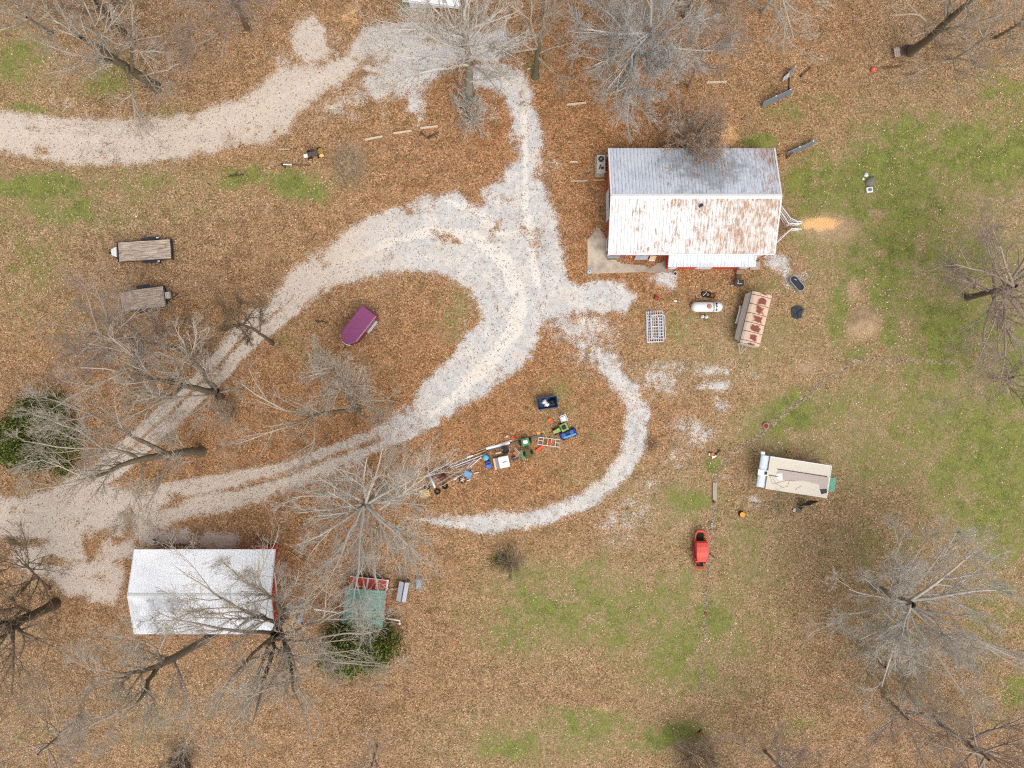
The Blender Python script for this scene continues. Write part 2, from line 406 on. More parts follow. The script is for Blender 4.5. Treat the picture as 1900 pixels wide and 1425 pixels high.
for *e, k in [(1535, 425, 85, 42, 0, .9), (1600, 600, 42, 48, 30, 1.0), (1585, 540, 20, 40, 0, .8), (1340, 640, 130, 80, 0, .55), (1190, 640, 80, 60, 0, .5), (1250, 740, 150, 90, 0, .55), (650, 300, 36, 44, 0, 1), (620, 150, 130, 60, -30, .5), (930, 1070, 60, 30, 0, .5), (1250, 960, 140, 60, 0, .3), (1380, 930, 50, 25, 0, .3), (1800, 1310, 120, 60, 0, .4), (1720, 440, 40, 30, 0, .4), (1500, 680, 120, 60, 0, .6), (1420, 720, 60, 50, 0, .6), (1210, 310, 1, 1, 0, 0), (1105, 840, 60, 60, 0, .5), (860, 590, 40, 50, 0, .35), (840, 640, 50, 20, -40, .5), (1830, 210, 60, 30, 0, .4), (1040, 260, 30, 40, 0, .2)]:
    DRY = np.maximum(DRY, k * blob(*e) * (1 + 0.8 * N2))
walk = sdline([(1780, 672, 5), (1620, 668, 5), (1585, 672, 6), (1520, 715, 7), (1440, 780, 7), (1400, 815, 6), (1345, 850, 6), (1330, 885, 6), (1323, 960, 6), (1315, 1050, 6), (1308, 1150, 5), (1302, 1280, 5), (1300, 1345, 3)])
walk2 = sdline([(1330, 885, 5), (1400, 893, 5)])
RUT = np.zeros_like(U)
for q in ([(-60, 240, 9), (60, 250, 9), (160, 262, 10), (260, 262, 10), (360, 240, 9), (450, 215, 8), (530, 175, 7), (610, 140, 6)], [(-60, 222, 3), (60, 232, 3), (160, 240, 3), (260, 238, 3), (360, 222, 3), (450, 198, 3)],
          [(640, 490, 5), (720, 450, 8), (800, 430, 10), (880, 440, 12), (940, 490, 14), (965, 560, 16), (950, 620, 16), (900, 680, 14), (850, 730, 10), (800, 770, 7)], [(970, 200, 5), (975, 300, 6), (975, 380, 8), (985, 460, 8), (1000, 530, 7)],
          [(0, 960, 6), (80, 945, 7), (160, 925, 6)], [(830, 372, 6), (900, 400, 8), (940, 440, 7)]):
    RUT = np.maximum(RUT, sm(sdline(q) + N2 * 12, 6))
WALK = sm(np.maximum(walk, walk2) + N2 * 6, 4)
DARK = np.zeros_like(U)
for *e, k in [(1655, 124, 34, 3.5, -3, 1), (1690, 137, 24, 4, -5, .9), (1640, 143, 12, 5, 0, .6), (1590, 146, 12, 4, 0, .6), (1208, 822, 26, 24, 0, .75), (1183, 829, 14, 14, 0, .8), (820, 1158, 34, 6, 0, .6), (1118, 1297, 14, 9, 0, .6), (1325, 870, 1, 1, 0, 0), (1300, 845, 8, 8, 0, .4), (1480, 905, 60, 10, 10, .2), (1265, 268, 30, 8, 0, .6), (1222, 525, 1, 1, 0, 0), (1207, 530, 20, 10, 0, .4)]:
    DARK = np.maximum(DARK, k * blob(*e) * (1 + 0.6 * N2))
# soft undulation of the field; nothing stands on the far relief
HGT = np.where((abs(XX) > 90) | (abs(YY) > 75), (fbm(XX, YY, 160, 3, 9) - 0.5) * 8, 0.0) + 0.0
HGT = HGT + 0.02 * N2 - 0.02
mound = np.clip(1 - np.hypot((U - 1605) / 34, (V - 598) / 30), 0, 1) ** 0.8 * 0.55
mound = mound * (0.6 + 1.6 * fbm(U, V, 9, 3, 14))
HGT = HGT + mound
HGT = HGT + 0.22 * np.clip(1 - np.hypot((U - 648) / 34, (V - 305) / 44), 0, 1) ** 0.6 * (0.5 + fbm(U, V, 8, 3, 15))

def add_ground():
    ny, nx = U.shape
    co = np.stack([XX, YY, HGT], -1).reshape(-1, 3)
    idx = np.arange(nx * ny).reshape(ny, nx)
    quads = np.stack([idx[:-1, :-1], idx[:-1, 1:], idx[1:, 1:], idx[1:, :-1]], -1).reshape(-1, 4)
    me = bpy.data.meshes.new('ground')
    me.vertices.add(len(co)); me.vertices.foreach_set('co', co.astype(np.float32).ravel())
    me.loops.add(quads.size); me.loops.foreach_set('vertex_index', quads.astype(np.int32).ravel())
    me.polygons.add(len(quads)); me.polygons.foreach_set('loop_start', np.arange(0, quads.size, 4, dtype=np.int32))
    me.polygons.foreach_set('loop_total', np.full(len(quads), 4, np.int32))
    me.update(calc_edges=True)
    me.polygons.foreach_set('use_smooth', np.ones(len(quads), dtype=bool))
    for nm, a in (('gravel', GRAV), ('green', GREEN), ('litter', LEAF), ('rust', RUST), ('clay', SOIL), ('straw', DRY), ('walk', WALK), ('rut', RUT), ('mud', DARK)):
        at = me.attributes.new(nm, 'FLOAT', 'POINT')
        at.data.foreach_set('value', np.clip(a, 0, 1.5).astype(np.float32).ravel())
    o = bpy.data.objects.new('ground', me); COL.objects.link(o)
    tag(o, kind='structure')
    m, t, b = new_mat('ground_cover')
    p = t.geo()
    fine = t.noise(p, 9.0, 4, 0.7)
    mid = t.noise(p, 1.6, 4, 0.6)
    big = t.noise(p, 0.25, 4, 0.6)
    grit = t.noise(p, 22.0, 2, 0.7)
    # leaf litter : small random facets of colour
    vr = t.voro(p, 10.5, 'Color')
    s = t.sep(vr)
    lit = t.ramp(s[0], [(0, lin((92, 60, 38))), (.2, lin((122, 82, 52))), (.5, lin((150, 104, 68))), (.8, lin((172, 124, 84))), (1, lin((198, 156, 118)))])
    tanl = t.ramp(s[0], [(0, lin((92, 70, 50))), (.25, lin((120, 94, 68))), (.55, lin((148, 118, 88))), (.85, lin((174, 144, 112))), (1, lin((200, 174, 144)))])
    lit = t.mix(t.attr('rust'), tanl, lit)
    patchy = t.noise(p, 0.7, 6, 0.7)
    lit = t.mix(t.step(patchy, .42, .66), lit, t.mix(0.5, lit, lin((78, 56, 38))))
    lit = t.mix(t.step(t.noise(p, 0.33, 5, 0.7), .5, .68), lit, t.mix(0.4, lit, lin((150, 118, 92))))
    # turf
    straw = t.ramp(t.math('ADD', t.math('MULTIPLY', fine, .7), t.math('MULTIPLY', s[1], .3)), [(.2, lin((98, 80, 54))), (.5, lin((146, 124, 92))), (.8, lin((194, 170, 136)))])
    green = t.ramp(t.math('ADD', t.math('MULTIPLY', fine, .7), t.math('MULTIPLY', s[1], .3)), [(.25, lin((62, 70, 28))), (.5, lin((98, 110, 44))), (.8, lin((146, 152, 78)))])
    ga = t.math('ADD', t.attr('green'), t.math('MULTIPLY', t.math('SUBTRACT', mid, .5), 1.3))
    ga = t.math('ADD', ga, t.math('MULTIPLY', t.math('SUBTRACT', fine, .5), 1.9))
    green = t.mix(t.step(patchy, .42, .6), t.mix(0.35, green, lin((66, 84, 34))), t.mix(0.5, green, lin((126, 132, 62))))
    green = t.mix(t.step(t.noise(p, 1.1, 5, .7), .55, .68, 0, .6), green, lin((150, 134, 96)))
    straw = t.mix(t.step(patchy, .4, .65), straw, t.mix(0.5, straw, lin((112, 110, 64))))
    ga = t.math('ADD', ga, t.math('MULTIPLY', t.math('SUBTRACT', patchy, .5), 1.0))
    c = t.mix(t.step(ga, .0, 1.1, 0, .85), straw, green)
    la = t.math('ADD', t.attr('litter'), t.math('MULTIPLY', t.math('SUBTRACT', mid, .5), .9))
    la = t.math('ADD', la, t.math('MULTIPLY', t.math('SUBTRACT', s[2], .5), .9))
    c = t.mix(t.step(la, .5, .7), c, lit)
    # bare tan earth
    ea = t.math('ADD', t.attr('straw'), t.math('MULTIPLY', t.math('SUBTRACT', fine, .5), 1.0))
    ea = t.math('ADD', ea, t.math('MULTIPLY', t.math('SUBTRACT', mid, .5), .6))
    earth = t.ramp(grit, [(.3, lin((128, 98, 74))), (.55, lin((182, 152, 124))), (.75, lin((214, 190, 164)))])
    c = t.mix(t.step(ea, .45, .9, 0, .8), c, earth)
    mud = t.mix(fine, lin((52, 38, 28)), lin((104, 78, 56)))
    c = t.mix(t.step(t.math('ADD', t.attr('mud'), t.math('MULTIPLY', t.math('SUBTRACT', fine, .5), .8)), .35, .8, 0, .8), c, mud)
    st = t.ramp(t.sep(t.voro(p, 6.0, 'Color'))[1], [(0, lin((86, 70, 58))), (.5, lin((140, 118, 98))), (1, lin((190, 172, 152)))])
    c = t.mix(t.step(t.math('ADD', t.attr('walk'), t.math('MULTIPLY', t.math('SUBTRACT', fine, .5), 1.6)), .5, .95, 0, .5), c, st)
    # crushed stone
    gr = t.ramp(t.math('ADD', t.math('MULTIPLY', grit, .55), t.math('MULTIPLY', mid, .45)), [(.28, lin((160, 154, 149))), (.42, lin((177, 173, 169))), (.56, lin((189, 186, 183))), (.75, lin((204, 202, 199)))])
    gr = t.mix(t.step(t.noise(p, 0.5, 6, 0.75), .45, .62, 0, .5), gr, lin((214, 208, 200)))
    gr = t.mix(t.step(t.math('ADD', t.attr('rut'), t.math('MULTIPLY', t.math('SUBTRACT', mid, .5), .8)), .35, .9, 0, .6), gr, lin((220, 212, 200)))
    gr = t.mix(t.step(t.noise(t.geo(), 0.9, 6, 0.7, 0.5), .52, .68, 0, .55), gr, lin((156, 146, 138)))
    warm = t.step(big, .45, .7, 0, .55)
    gr = t.mix(warm, gr, t.mix(0.6, gr, lin((206, 186, 160))))
    west = t.step(t.sep(p)[0], -6.0, -22.0, 0, .75)
    gr = t.mix(west, gr, t.mix(grit, lin((168, 148, 130)), lin((206, 190, 172))))
    peb = t.sep(t.voro(p, 9.0, 'Color'))[0]
    gr = t.mix(t.step(peb, .955, .975, 0, .6), gr, lin((92, 82, 72)))
    gr = t.mix(t.step(peb, .03, .02, 0, .7), gr, lin((160, 110, 76)))
    gv = t.math('ADD', t.attr('gravel'), t.math('MULTIPLY', t.math('SUBTRACT', fine, .5), 2.0))
    gv = t.math('ADD', gv, t.math('MULTIPLY', t.math('SUBTRACT', mid, .5), 1.0))
    c = t.mix(t.step(gv, .32, .72), c, gr)
    clay = t.mix(fine, lin((186, 130, 84)), lin((248, 206, 146)))
    cl = t.math('ADD', t.attr('clay'), t.math('ADD', t.math('MULTIPLY', t.math('SUBTRACT', fine, .5), 1.6), t.math('MULTIPLY', t.math('SUBTRACT', mid, .5), 1.2)))
    c = t.mix(t.step(cl, .35, .95, 0, .92), c, clay)
    t.put(b.inputs['Base Color'], c)
    b.inputs['Roughness'].default_value = 0.95
    b.inputs['Specular IOR Level'].default_value = 0.1
    bp = t.new('Bump'); bp.inputs['Distance'].default_value = 0.05; bp.inputs['Strength'].default_value = 0.5
    t.put(bp.inputs['Height'], t.math('ADD', t.math('MULTIPLY', s[1], .5), grit)); t.put(b.inputs['Normal'], bp.outputs[0])
    me.materials.append(m)
add_ground()

def sample(A, x, y):
    i = np.clip(np.searchsorted(GX, x) - 1, 0, len(GX) - 2); j = np.clip(np.searchsorted(GY, y) - 1, 0, len(GY) - 2)
    fx = (x - GX[i]) / (GX[i + 1] - GX[i]); fy = (y - GY[j]) / (GY[j + 1] - GY[j])
    return (A[j, i] * (1 - fx) + A[j, i + 1] * fx) * (1 - fy) + (A[j + 1, i] * (1 - fx) + A[j + 1, i + 1] * fx) * fy

def mesh_np(name, co, quads, material, parent=None, attrs=None, smooth=False, mi=None, n=4):
    me = bpy.data.meshes.new(name)
    me.vertices.add(len(co)); me.vertices.foreach_set('co', np.ascontiguousarray(co, np.float32).ravel())
    me.loops.add(quads.size); me.loops.foreach_set('vertex_index', np.ascontiguousarray(quads, np.int32).ravel())
    me.polygons.add(len(quads)); me.polygons.foreach_set('loop_start', np.arange(0, quads.size, n, dtype=np.int32))
    me.polygons.foreach_set('loop_total', np.full(len(quads), n, np.int32))
    me.update(calc_edges=True)
    if smooth: me.polygons.foreach_set('use_smooth', np.ones(len(quads), dtype=bool))
    for k, v in (attrs or {}).items():
        me.attributes.new(k, 'FLOAT', 'POINT').data.foreach_set('value', v.astype(np.float32))
    o = bpy.data.objects.new(name, me); COL.objects.link(o)
    me.materials.append(material)
    if parent is not None: o.parent = parent
    return o

# real fallen leaves lying on the ground
NO_LEAF = []         # rectangles (x0,x1,y0,y1) where a roof or deck keeps the ground bare
def add_leaves(n=420000):
    x = rng.uniform(-57, 57, n); y = rng.uniform(-44, 44, n)
    gr = sample(GRAV, x, y); le = sample(LEAF, x, y); dr = sample(DRY, x, y); cl = sample(SOIL, x, y)
    clump = .5 * fbm(x * 18, y * 18, 9, 3, 77) + .5 * fbm(x * 18, y * 18, 34, 4, 78)
    den = np.clip(le * 1.15 + (clump - .5) * 2.6, 0.075, 1) * np.clip(1 - gr * 1.25, 0.006, 1) * np.clip(1 - dr * .7, .1, 1) * np.clip(1 - cl, .05, 1)
    k = rng.random(n) < den
    x, y, gr, le, clump = x[k], y[k], gr[k], le[k], clump[k]; n = len(x)
    z = sample(HGT, x, y) + rng.uniform(.01, .05, n)
    L = rng.uniform(.05, .115, n) * (1 + .3 * (1 - le)); W = L * rng.uniform(.55, .95, n)
    a = rng.uniform(0, 2 * PI, n); tx = rng.normal(0, .3, n); ty = rng.normal(0, .3, n)
    base = np.array([[-1, 0], [-.1, -1], [1, 0], [.15, 1]]) * 0.5
    co = np.empty((n, 4, 3))
    for j, (u, v) in enumerate(base):
        lx = u * L; ly = v * W
        co[:, j, 0] = x + lx * np.cos(a) - ly * np.sin(a)
        co[:, j, 1] = y + lx * np.sin(a) + ly * np.cos(a)
        co[:, j, 2] = z + lx * tx + ly * ty
    ru = np.repeat(sample(RUST, x, y), 4); rn = np.repeat(np.clip(rng.random(n) * .8 + (clump - .5) * .8 + .1 + .04 * (1 - le), 0, 1), 4)
    m, t, b = new_mat('dry_leaf')
    r = t.attr('pick')
    c1 = t.ramp(r, [(0, lin((104, 62, 36))), (.2, lin((142, 90, 54))), (.5, lin((174, 116, 72))), (.78, lin((196, 140, 94))), (.92, lin((222, 176, 132))), (1, lin((242, 216, 182)))])
    c2 = t.ramp(r, [(0, lin((106, 80, 56))), (.25, lin((144, 112, 82))), (.6, lin((176, 142, 108))), (.85, lin((206, 174, 140))), (1, lin((238, 218, 194)))])
    t.put(b.inputs['Base Color'], t.mix(t.attr('rust'), c2, c1))
    b.inputs['Roughness'].default_value = 0.6
    b.inputs['Specular IOR Level'].default_value = 0.35
    o = mesh_np('fallen_leaves', co.reshape(-1, 3), np.arange(n * 4).reshape(n, 4), m, attrs={'pick': rn, 'rust': ru})
    tag(o, kind='stuff')

# ================================================================== setting laid on the ground
WHITE = mat('white_paint', (212, 212, 210), .5, var=.06, scale=2, col2=(168, 160, 150), amt=.12)
RED = mat('red_siding', (190, 74, 54), .6, var=.12, scale=1.2, col2=(120, 44, 34), amt=.25)
GALV = mat('galvanised_steel', (148, 154, 160), .45, metal=.35, var=.15, scale=4)
DKMET = mat('dark_metal', (42, 44, 50), .5, var=.3, scale=5)
RUSTY = mat('rusted_steel', (112, 62, 42), .85, var=.35, scale=6, col2=(66, 40, 32), amt=.5)
CONC = mat('concrete', (176, 166, 150), .9, var=.12, scale=.8, col2=(140, 132, 120), amt=.4)
WOODG = mat('weathered_wood', (164, 150, 136), .85, var=.2, scale=3, col2=(110, 98, 88), amt=.3)
RUBBER = mat('black_rubber', (24, 24, 26), .7, var=.3, scale=6)
BLACK = mat('black_plastic', (20, 20, 24), .35, var=.3, scale=4)
GLASS = mat('dark_glass', (36, 40, 46), .12, var=.1, scale=2, spec=.6)

def flat_slab(name, poly_px, z, material, th=0.06, parent=None):
    pts = [P(x, y) for x, y in poly_px]
    m = MB(); m.prism([(p.x, p.y) for p in pts], z - th, z)
    return m.build(name, material, parent)

m, t, b = new_mat('patio_concrete')
pp = t.pos(); n1 = t.noise(pp, .8, 6, .7); n2 = t.noise(pp, 9, 3, .7)
c = t.mix(t.step(n1, .4, .65), lin((186, 172, 152)), lin((150, 138, 124)))
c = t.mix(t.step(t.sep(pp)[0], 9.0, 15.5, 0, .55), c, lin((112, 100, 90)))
c = t.mix(t.step(n2, .62, .72, 0, .5), c, lin((120, 104, 88)))
t.put(b.inputs['Base Color'], c); b.inputs['Roughness'].default_value = .9
PATIO = m
def wavy(poly, amp, seed, keep=()):
    r2 = random.Random(seed); out = []
    for i in range(len(poly)):
        a = poly[i]; c2 = poly[(i + 1) % len(poly)]
        L = math.hypot(c2[0] - a[0], c2[1] - a[1]); k = max(1, int(L / 3))
        for j in range(k):
            f = j / k; j2 = 0 if (j == 0 or i in keep) else amp
            out.append((a[0] + (c2[0] - a[0]) * f + r2.uniform(-j2, j2), a[1] + (c2[1] - a[1]) * f + r2.uniform(-j2, j2)))
    return out
tag(flat_slab('patio', wavy([(1090, 508), (1090, 445), (1098, 436), (1106, 422), (1112, 423), (1121, 436), (1126, 450), (1126, 482), (1142, 482), (1152, 489), (1166, 490), (1180, 492), (1196, 493), (1204, 498), (1222, 488), (1242, 482), (1242, 507), (1200, 505), (1160, 506)], 1.6, 3, keep=(0, 7, 17, 18)), .035, PATIO), kind='structure')

# ---- roof surfaces
def corrugated(name, x0, x1, ya, za, yb, zb, pitch, amp, material, parent, th=.03, box=False):
    """metal sheet roof falling from (ya, za) to (yb, zb); ribs run down the slope"""
    n = max(2, int((x1 - x0) / pitch)); pr = []
    for i in range(n):
        a = x0 + (x1 - x0) * i / n; d = (x1 - x0) / n
        if box: pr += [(a, 0), (a + d * .74, 0), (a + d * .80, amp), (a + d * .94, amp)]
        else: pr += [(a, 0), (a + d * .25, amp * .5), (a + d * .5, amp), (a + d * .75, amp * .5)]
    pr.append((x1, 0))
    rows = [];
    for k in range(2):
        y, z = (ya, za) if k == 0 else (yb, zb)
        rows.append([(x, y, z + h) for x, h in pr])
    k = len(pr)
    v = rows[0] + rows[1] + [(x, y, z - th) for (x, y, z) in rows[0]] + [(x, y, z - th) for (x, y, z) in rows[1]]
    f = []
    for i in range(k - 1):
        f.append((i, i + 1, k + i + 1, k + i)); f.append((2 * k + i, 3 * k + i, 3 * k + i + 1, 2 * k + i + 1))
        f.append((i, 2 * k + i, 2 * k + i + 1, i + 1)); f.append((k + i, k + i + 1, 3 * k + i + 1, 3 * k + i))
    f.append((0, k, 3 * k, 2 * k)); f.append((k - 1, 3 * k - 1, 4 * k - 1, 2 * k - 1))
    return link_mesh(name, v, f, material, parent)

def roof_mat(name, base, kind):
    m, t, b = new_mat(name)
    p = t.pos(); xyz = t.sep(p)
    ps = t.pos(scale=(5.5, 1.1, .8)); st = t.noise(ps, 1.0, 5, .75)
    ps2 = t.pos(scale=(9.0, 1.4, 1)); st2 = t.noise(ps2, 1.0, 4, .7)
    n = t.noise(p, .35, 4, .6); fine = t.noise(p, 6, 4, .7)
    c = t.mix(fine, tuple(x * .9 for x in lin(base)), lin(base))
    if kind == 'north':     # mildewed slope
        stain = t.math('ADD', t.math('MULTIPLY', st2, .8), t.math('MULTIPLY', n, .5))
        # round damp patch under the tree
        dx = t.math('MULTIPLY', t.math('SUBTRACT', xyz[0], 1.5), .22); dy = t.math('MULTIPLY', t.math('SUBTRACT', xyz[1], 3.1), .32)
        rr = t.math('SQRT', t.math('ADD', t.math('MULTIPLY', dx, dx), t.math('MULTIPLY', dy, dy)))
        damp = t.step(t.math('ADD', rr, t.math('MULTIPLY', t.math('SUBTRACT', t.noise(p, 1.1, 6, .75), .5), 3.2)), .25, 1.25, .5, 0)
        c = t.mix(t.step(stain, .58, .8, 0, .45), c, lin((140, 148, 160)))
        c = t.mix(t.step(t.math('ADD', fine, t.math('MULTIPLY', st2, .7)), .95, 1.1, 0, .6), c, lin((104, 108, 116)))
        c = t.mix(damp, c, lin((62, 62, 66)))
        gx = t.step(xyz[0], 2.5, 8.2, 0, .34)
        gy = t.step(xyz[1], 3.0, 5.3, 0, .12)
        f = t.math('ADD', t.math('ADD', st, t.math('MULTIPLY', fine, .35)), t.math('ADD', gx, gy))
        c = t.mix(t.step(f, .92, 1.08, 0, .6), c, lin((150, 108, 88)))
        c = t.mix(t.step(f, 1.06, 1.2, 0, .7), c, lin((120, 72, 52)))
    elif kind == 'south':
        gx = t.step(xyz[0], -8.0, 7.5, 0, .17)
        f0 = t.step(t.noise(p, .8, 5, .75), .35, .65, -.07, .07)
        f = t.math('ADD', t.math('ADD', t.math('MULTIPLY', st, .75), t.math('MULTIPLY', st2, .35)), gx)
        f = t.math('ADD', t.math('ADD', f, t.math('MULTIPLY', n, .12)), f0)
        c = t.mix(t.step(f, .63, .80, 0, .8), c, lin((184, 166, 148)))
        c = t.mix(t.step(t.math('SUBTRACT', f, t.math('MULTIPLY', gx, .55)), .69, .745, 0, .85), c, lin((158, 122, 98)))
        c = t.mix(t.step(t.math('ADD', fine, t.math('MULTIPLY', st2, .6)), 0.93, 1.0, 0, .7), c, lin((120, 104, 100)))
    elif kind == 'porch':
        g = t.step(xyz[1], -5.4, -6.7, 0, .3)
        c = t.mix(t.step(t.math('ADD', st2, g), .6, .85, 0, .5), c, lin((150, 156, 164)))
    elif kind == 'zinc_n':
        c = t.mix(t.step(n, .4, .7, 0, .3), c, lin((204, 206, 210)))
    elif kind == 'zinc_s':
        c = t.mix(t.step(t.math('ADD', n, t.math('MULTIPLY', fine, .25)), .5, .72, 0, .6), c, lin((170, 170, 174)))
        c = t.mix(t.step(st2, .58, .7, 0, .35), c, lin((150, 150, 156)))
        c = t.mix(t.step(t.noise(p, 1.3, 5, .7), .60, .68, 0, .5), c, lin((112, 112, 112)))
    elif kind == 'green':
        c = t.mix(t.step(t.noise(p, .6, 5, .7), .45, .65, 0, .6), c, lin((112, 132, 120)))
        c = t.mix(t.step(fine, .55, .7, 0, .4), c, lin((134, 128, 112)))
    if kind != 'green':      # darker lines at the rib spacing, raising the contrast of the ribs
        seam = t.new('Math', operation='FRACT'); t.put(seam.inputs[0], t.math('MULTIPLY', xyz[0], 1 / .3 if 'zinc' in kind else 1 / .34))
        sf = t.math('SUBTRACT', .5, t.math('ABSOLUTE', t.math('SUBTRACT', seam.outputs[0], .5)))
        sf = t.math('MULTIPLY', t.step(sf, .0, .16, .75, 0), t.step(st2, .3, .6, .35, 1))
        c = t.mix(sf, c, t.mix(1.0, c, lin((234, 236, 240) if 'zinc' in kind else (176, 180, 194)) if kind != 'south' else lin((184, 168, 156)), 'MULTIPLY'))
    t.put(b.inputs['Base Color'], c)
    b.inputs['Roughness'].default_value = .5
    b.inputs['Specular IOR Level'].default_value = .35
    return m
BR_N = roof_mat('barn_roof_north', (198, 202, 210), 'north')
BR_S = roof_mat('barn_roof_south', (214, 213, 214), 'south')
PORCH = roof_mat('porch_roof', (208, 210, 214), 'porch')
ZN = roof_mat('shop_roof_north', (248, 249, 250), 'zinc_n')
ZS = roof_mat('shop_roof_south', (232, 233, 236), 'zinc_s')
GREENR = roof_mat('green_roof', (82, 122, 112), 'green')

def siding(mb_faces_name, quad, material, parent, pitch=.23):
    """vertical ribbed wall cladding between two ground points"""
    (x0, y0), (x1, y1), z0, z1, z1b = quad
    L = math.hypot(x1 - x0, y1 - y0); n = max(1, int(L / pitch)); v = []; f = []
    nx, ny = (y1 - y0) / L, -(x1 - x0) / L
    for i in range(n + 1):
        for q, off in ((0, 0), (.7, 0), (.78, .025), (.92, .025)):
            if i == n and q: break
            s2 = min(1, (i + q) / n)
            top = z1 + (z1b - z1) * s2
            x = x0 + (x1 - x0) * s2 + nx * off; y = y0 + (y1 - y0) * s2 + ny * off
            v += [(x, y, z0), (x, y, top)]
    for i in range(len(v) // 2 - 1):
        f.append((2 * i, 2 * i + 2, 2 * i + 3, 2 * i + 1))
    return link_mesh(mb_faces_name, v, f, material, parent)

# ================================================================== the red barn
cx, cy = 17.85, 18.2
barn = thing('red_barn', 'long red barn with a white rust streaked metal roof beside the gravel yard', 'barn', 950 + cx * S, 712.5 - cy * S)
W2, D2, HE, HR = 8.1, 5.1, 2.7, 4.55      # half length, half depth, eave, ridge
OV = .12
mb = MB()
mb.loft([[(-W2, -D2, 0), (-W2, D2, 0), (-W2, D2, HE - .06), (-W2, 0, HR - .1), (-W2, -D2, HE - .06)], [(W2, -D2, 0), (W2, D2, 0), (W2, D2, HE - .06), (W2, 0, HR - .1), (W2, -D2, HE - .06)]])
body = mb.build('wall', RED, barn)
for sx in (-1, 1):
  rib = MB()
  for k in range(44):
    y = -D2 + .12 + k * .235
    zt = HE + (HR - HE) * (1 - abs(y) / D2) - .14
    rib.box(min(sx * W2, sx * (W2 + .02)), max(sx * W2, sx * (W2 + .02)), y - .02, y + .02, 0, zt)
  rib.build('wall_batten', RED, body)
corrugated('roof_slope', -W2 - OV, W2 + OV, .02, HR, D2 + .14, HE - .02, .34, .03, BR_N, barn)
corrugated('roof_slope', -W2 - OV, W2 + OV, -.02, HR, -D2 - .14, HE - .02, .34, .03, BR_S, barn)
mb = MB(); mb.loft([[(-W2 - OV, -.24, HR - .015), (-W2 - OV, 0, HR + .09), (-W2 - OV, .24, HR - .015), (-W2 - OV, 0, HR + .06)], [(W2 + OV, -.24, HR - .015), (W2 + OV, 0, HR + .09), (W2 + OV, .24, HR - .015), (W2 + OV, 0, HR + .06)]])
mb.build('ridge_cap', WHITE, barn)
for sx in (-1, 1):
    mb = MB()
    for sy in (-1, 1):
        x = sx * (W2 + OV)
        lo, hi = sorted((x - sx * .05, x + sx * .09))
        mb.loft([[(lo, sy * .01, HR - .13), (hi, sy * .01, HR - .13), (hi, sy * .01, HR + .06), (lo, sy * .01, HR + .06)], [(lo, sy * (D2 + .14), HE - .15), (hi, sy * (D2 + .14), HE - .15), (hi, sy * (D2 + .14), HE + .04), (lo, sy * (D2 + .14), HE + .04)]])
    mb.build('verge_trim', WHITE, barn)
mb = MB(); mb.box(-W2 - OV, W2 + OV, -D2 - .27, -D2 - .15, HE - .12, HE - .04)
gut = mb.build('gutter', WHITE, barn)
# corner boards, doors, windows
for sx in (-1, 1):
    for sy in (-1, 1):
        MB().box(min(sx * (W2 + .03), sx * (W2 - .1)), max(sx * (W2 + .03), sx * (W2 - .1)), min(sy * (D2 + .03), sy * (D2 - .1)), max(sy * (D2 + .03), sy * (D2 - .1)), 0, HE - .1).build('corner_board', WHITE, barn)
d = MB().box(-W2 - .07, -W2 - .025, -1.6, 1.4, .05, 2.5).build('door', WHITE, barn); d['label'] = 'white sliding door in the gable end'
MB().box(-W2 - .12, -W2 - .07, -2.0, 3.0, 2.52, 2.62).build('door_track', GALV, d)
MB().box(-W2 - .1, -W2 - .07, -.55, -.5, .9, 1.2).build('handle', DKMET, d)
for y in (-4.0,):
    wnd = MB().box(-W2 - .06, -W2 - .025, y - .6, y + .6, .3, 2.3).build('window', WHITE, barn)
    MB().box(-W2 - .075, -W2 - .06, y - .45, y + .45, .9, 2.1).build('pane', GLASS, wnd)
for x in (-6.6, -4.7, -3.3):
    wnd = MB().box(x - .4, x + .4, -D2 - .06, -D2 - .02, 1.0, 2.1).build('window', WHITE, barn)
    MB().box(x - .33, x + .33, -D2 - .075, -D2 - .06, 1.07, 2.03).build('pane', GLASS, wnd)
MB().box(W2 - 1.5, W2 - .6, -D2 - .07, -D2 - .02, .05, 2.1).build('door', WHITE, barn)
MB().lathe([(.12, HR - .28), (.12, HR + .28), (.17, HR + .29), (.17, HR + .34)], 12, (.4, -.95)).build('vent_pipe', DKMET, barn)
# lean-to along the front
lx0, lx1 = 15.7 - cx, 24.3 - cx
ly = 11.72 - cy
mb = MB(); mb.loft([[(lx0 + .12, ly + .12, 0), (lx0 + .12, -D2 - .005, 0), (lx0 + .12, -D2 - .005, HE - .3), (lx0 + .12, ly + .12, 2.02)], [(lx1 - .12, ly + .12, 0), (lx1 - .12, -D2 - .005, 0), (lx1 - .12, -D2 - .005, HE - .3), (lx1 - .12, ly + .12, 2.02)]])
lean = mb.build('lean_to', RED, barn)
corrugated('lean_to_roof', lx0, lx1, -D2 - .01, HE - .18, ly, 2.1, .23, .022, PORCH, lean)
for x in (lx0, lx1):
    mb = MB(); mb.loft([[(x - .07, -D2 - .29, HE - .22), (x + .07, -D2 - .29, HE - .22), (x + .07, -D2 - .29, HE - .14), (x - .07, -D2 - .29, HE - .14)], [(x - .07, ly - .02, 2.02), (x + .07, ly - .02, 2.02), (x + .07, ly - .02, 2.16), (x - .07, ly - .02, 2.16)]])
    mb.build('verge_trim', WHITE, lean)
for x0_, x1_ in ((lx0 + .3, lx0 + 1.0), (lx0 + 3.0, lx0 + 4.6), (lx1 - 1.2, lx1 - .3)):
    MB().box(x0_, x1_, ly + .07, ly + .115, .25, 1.8).build('window', WHITE, lean)
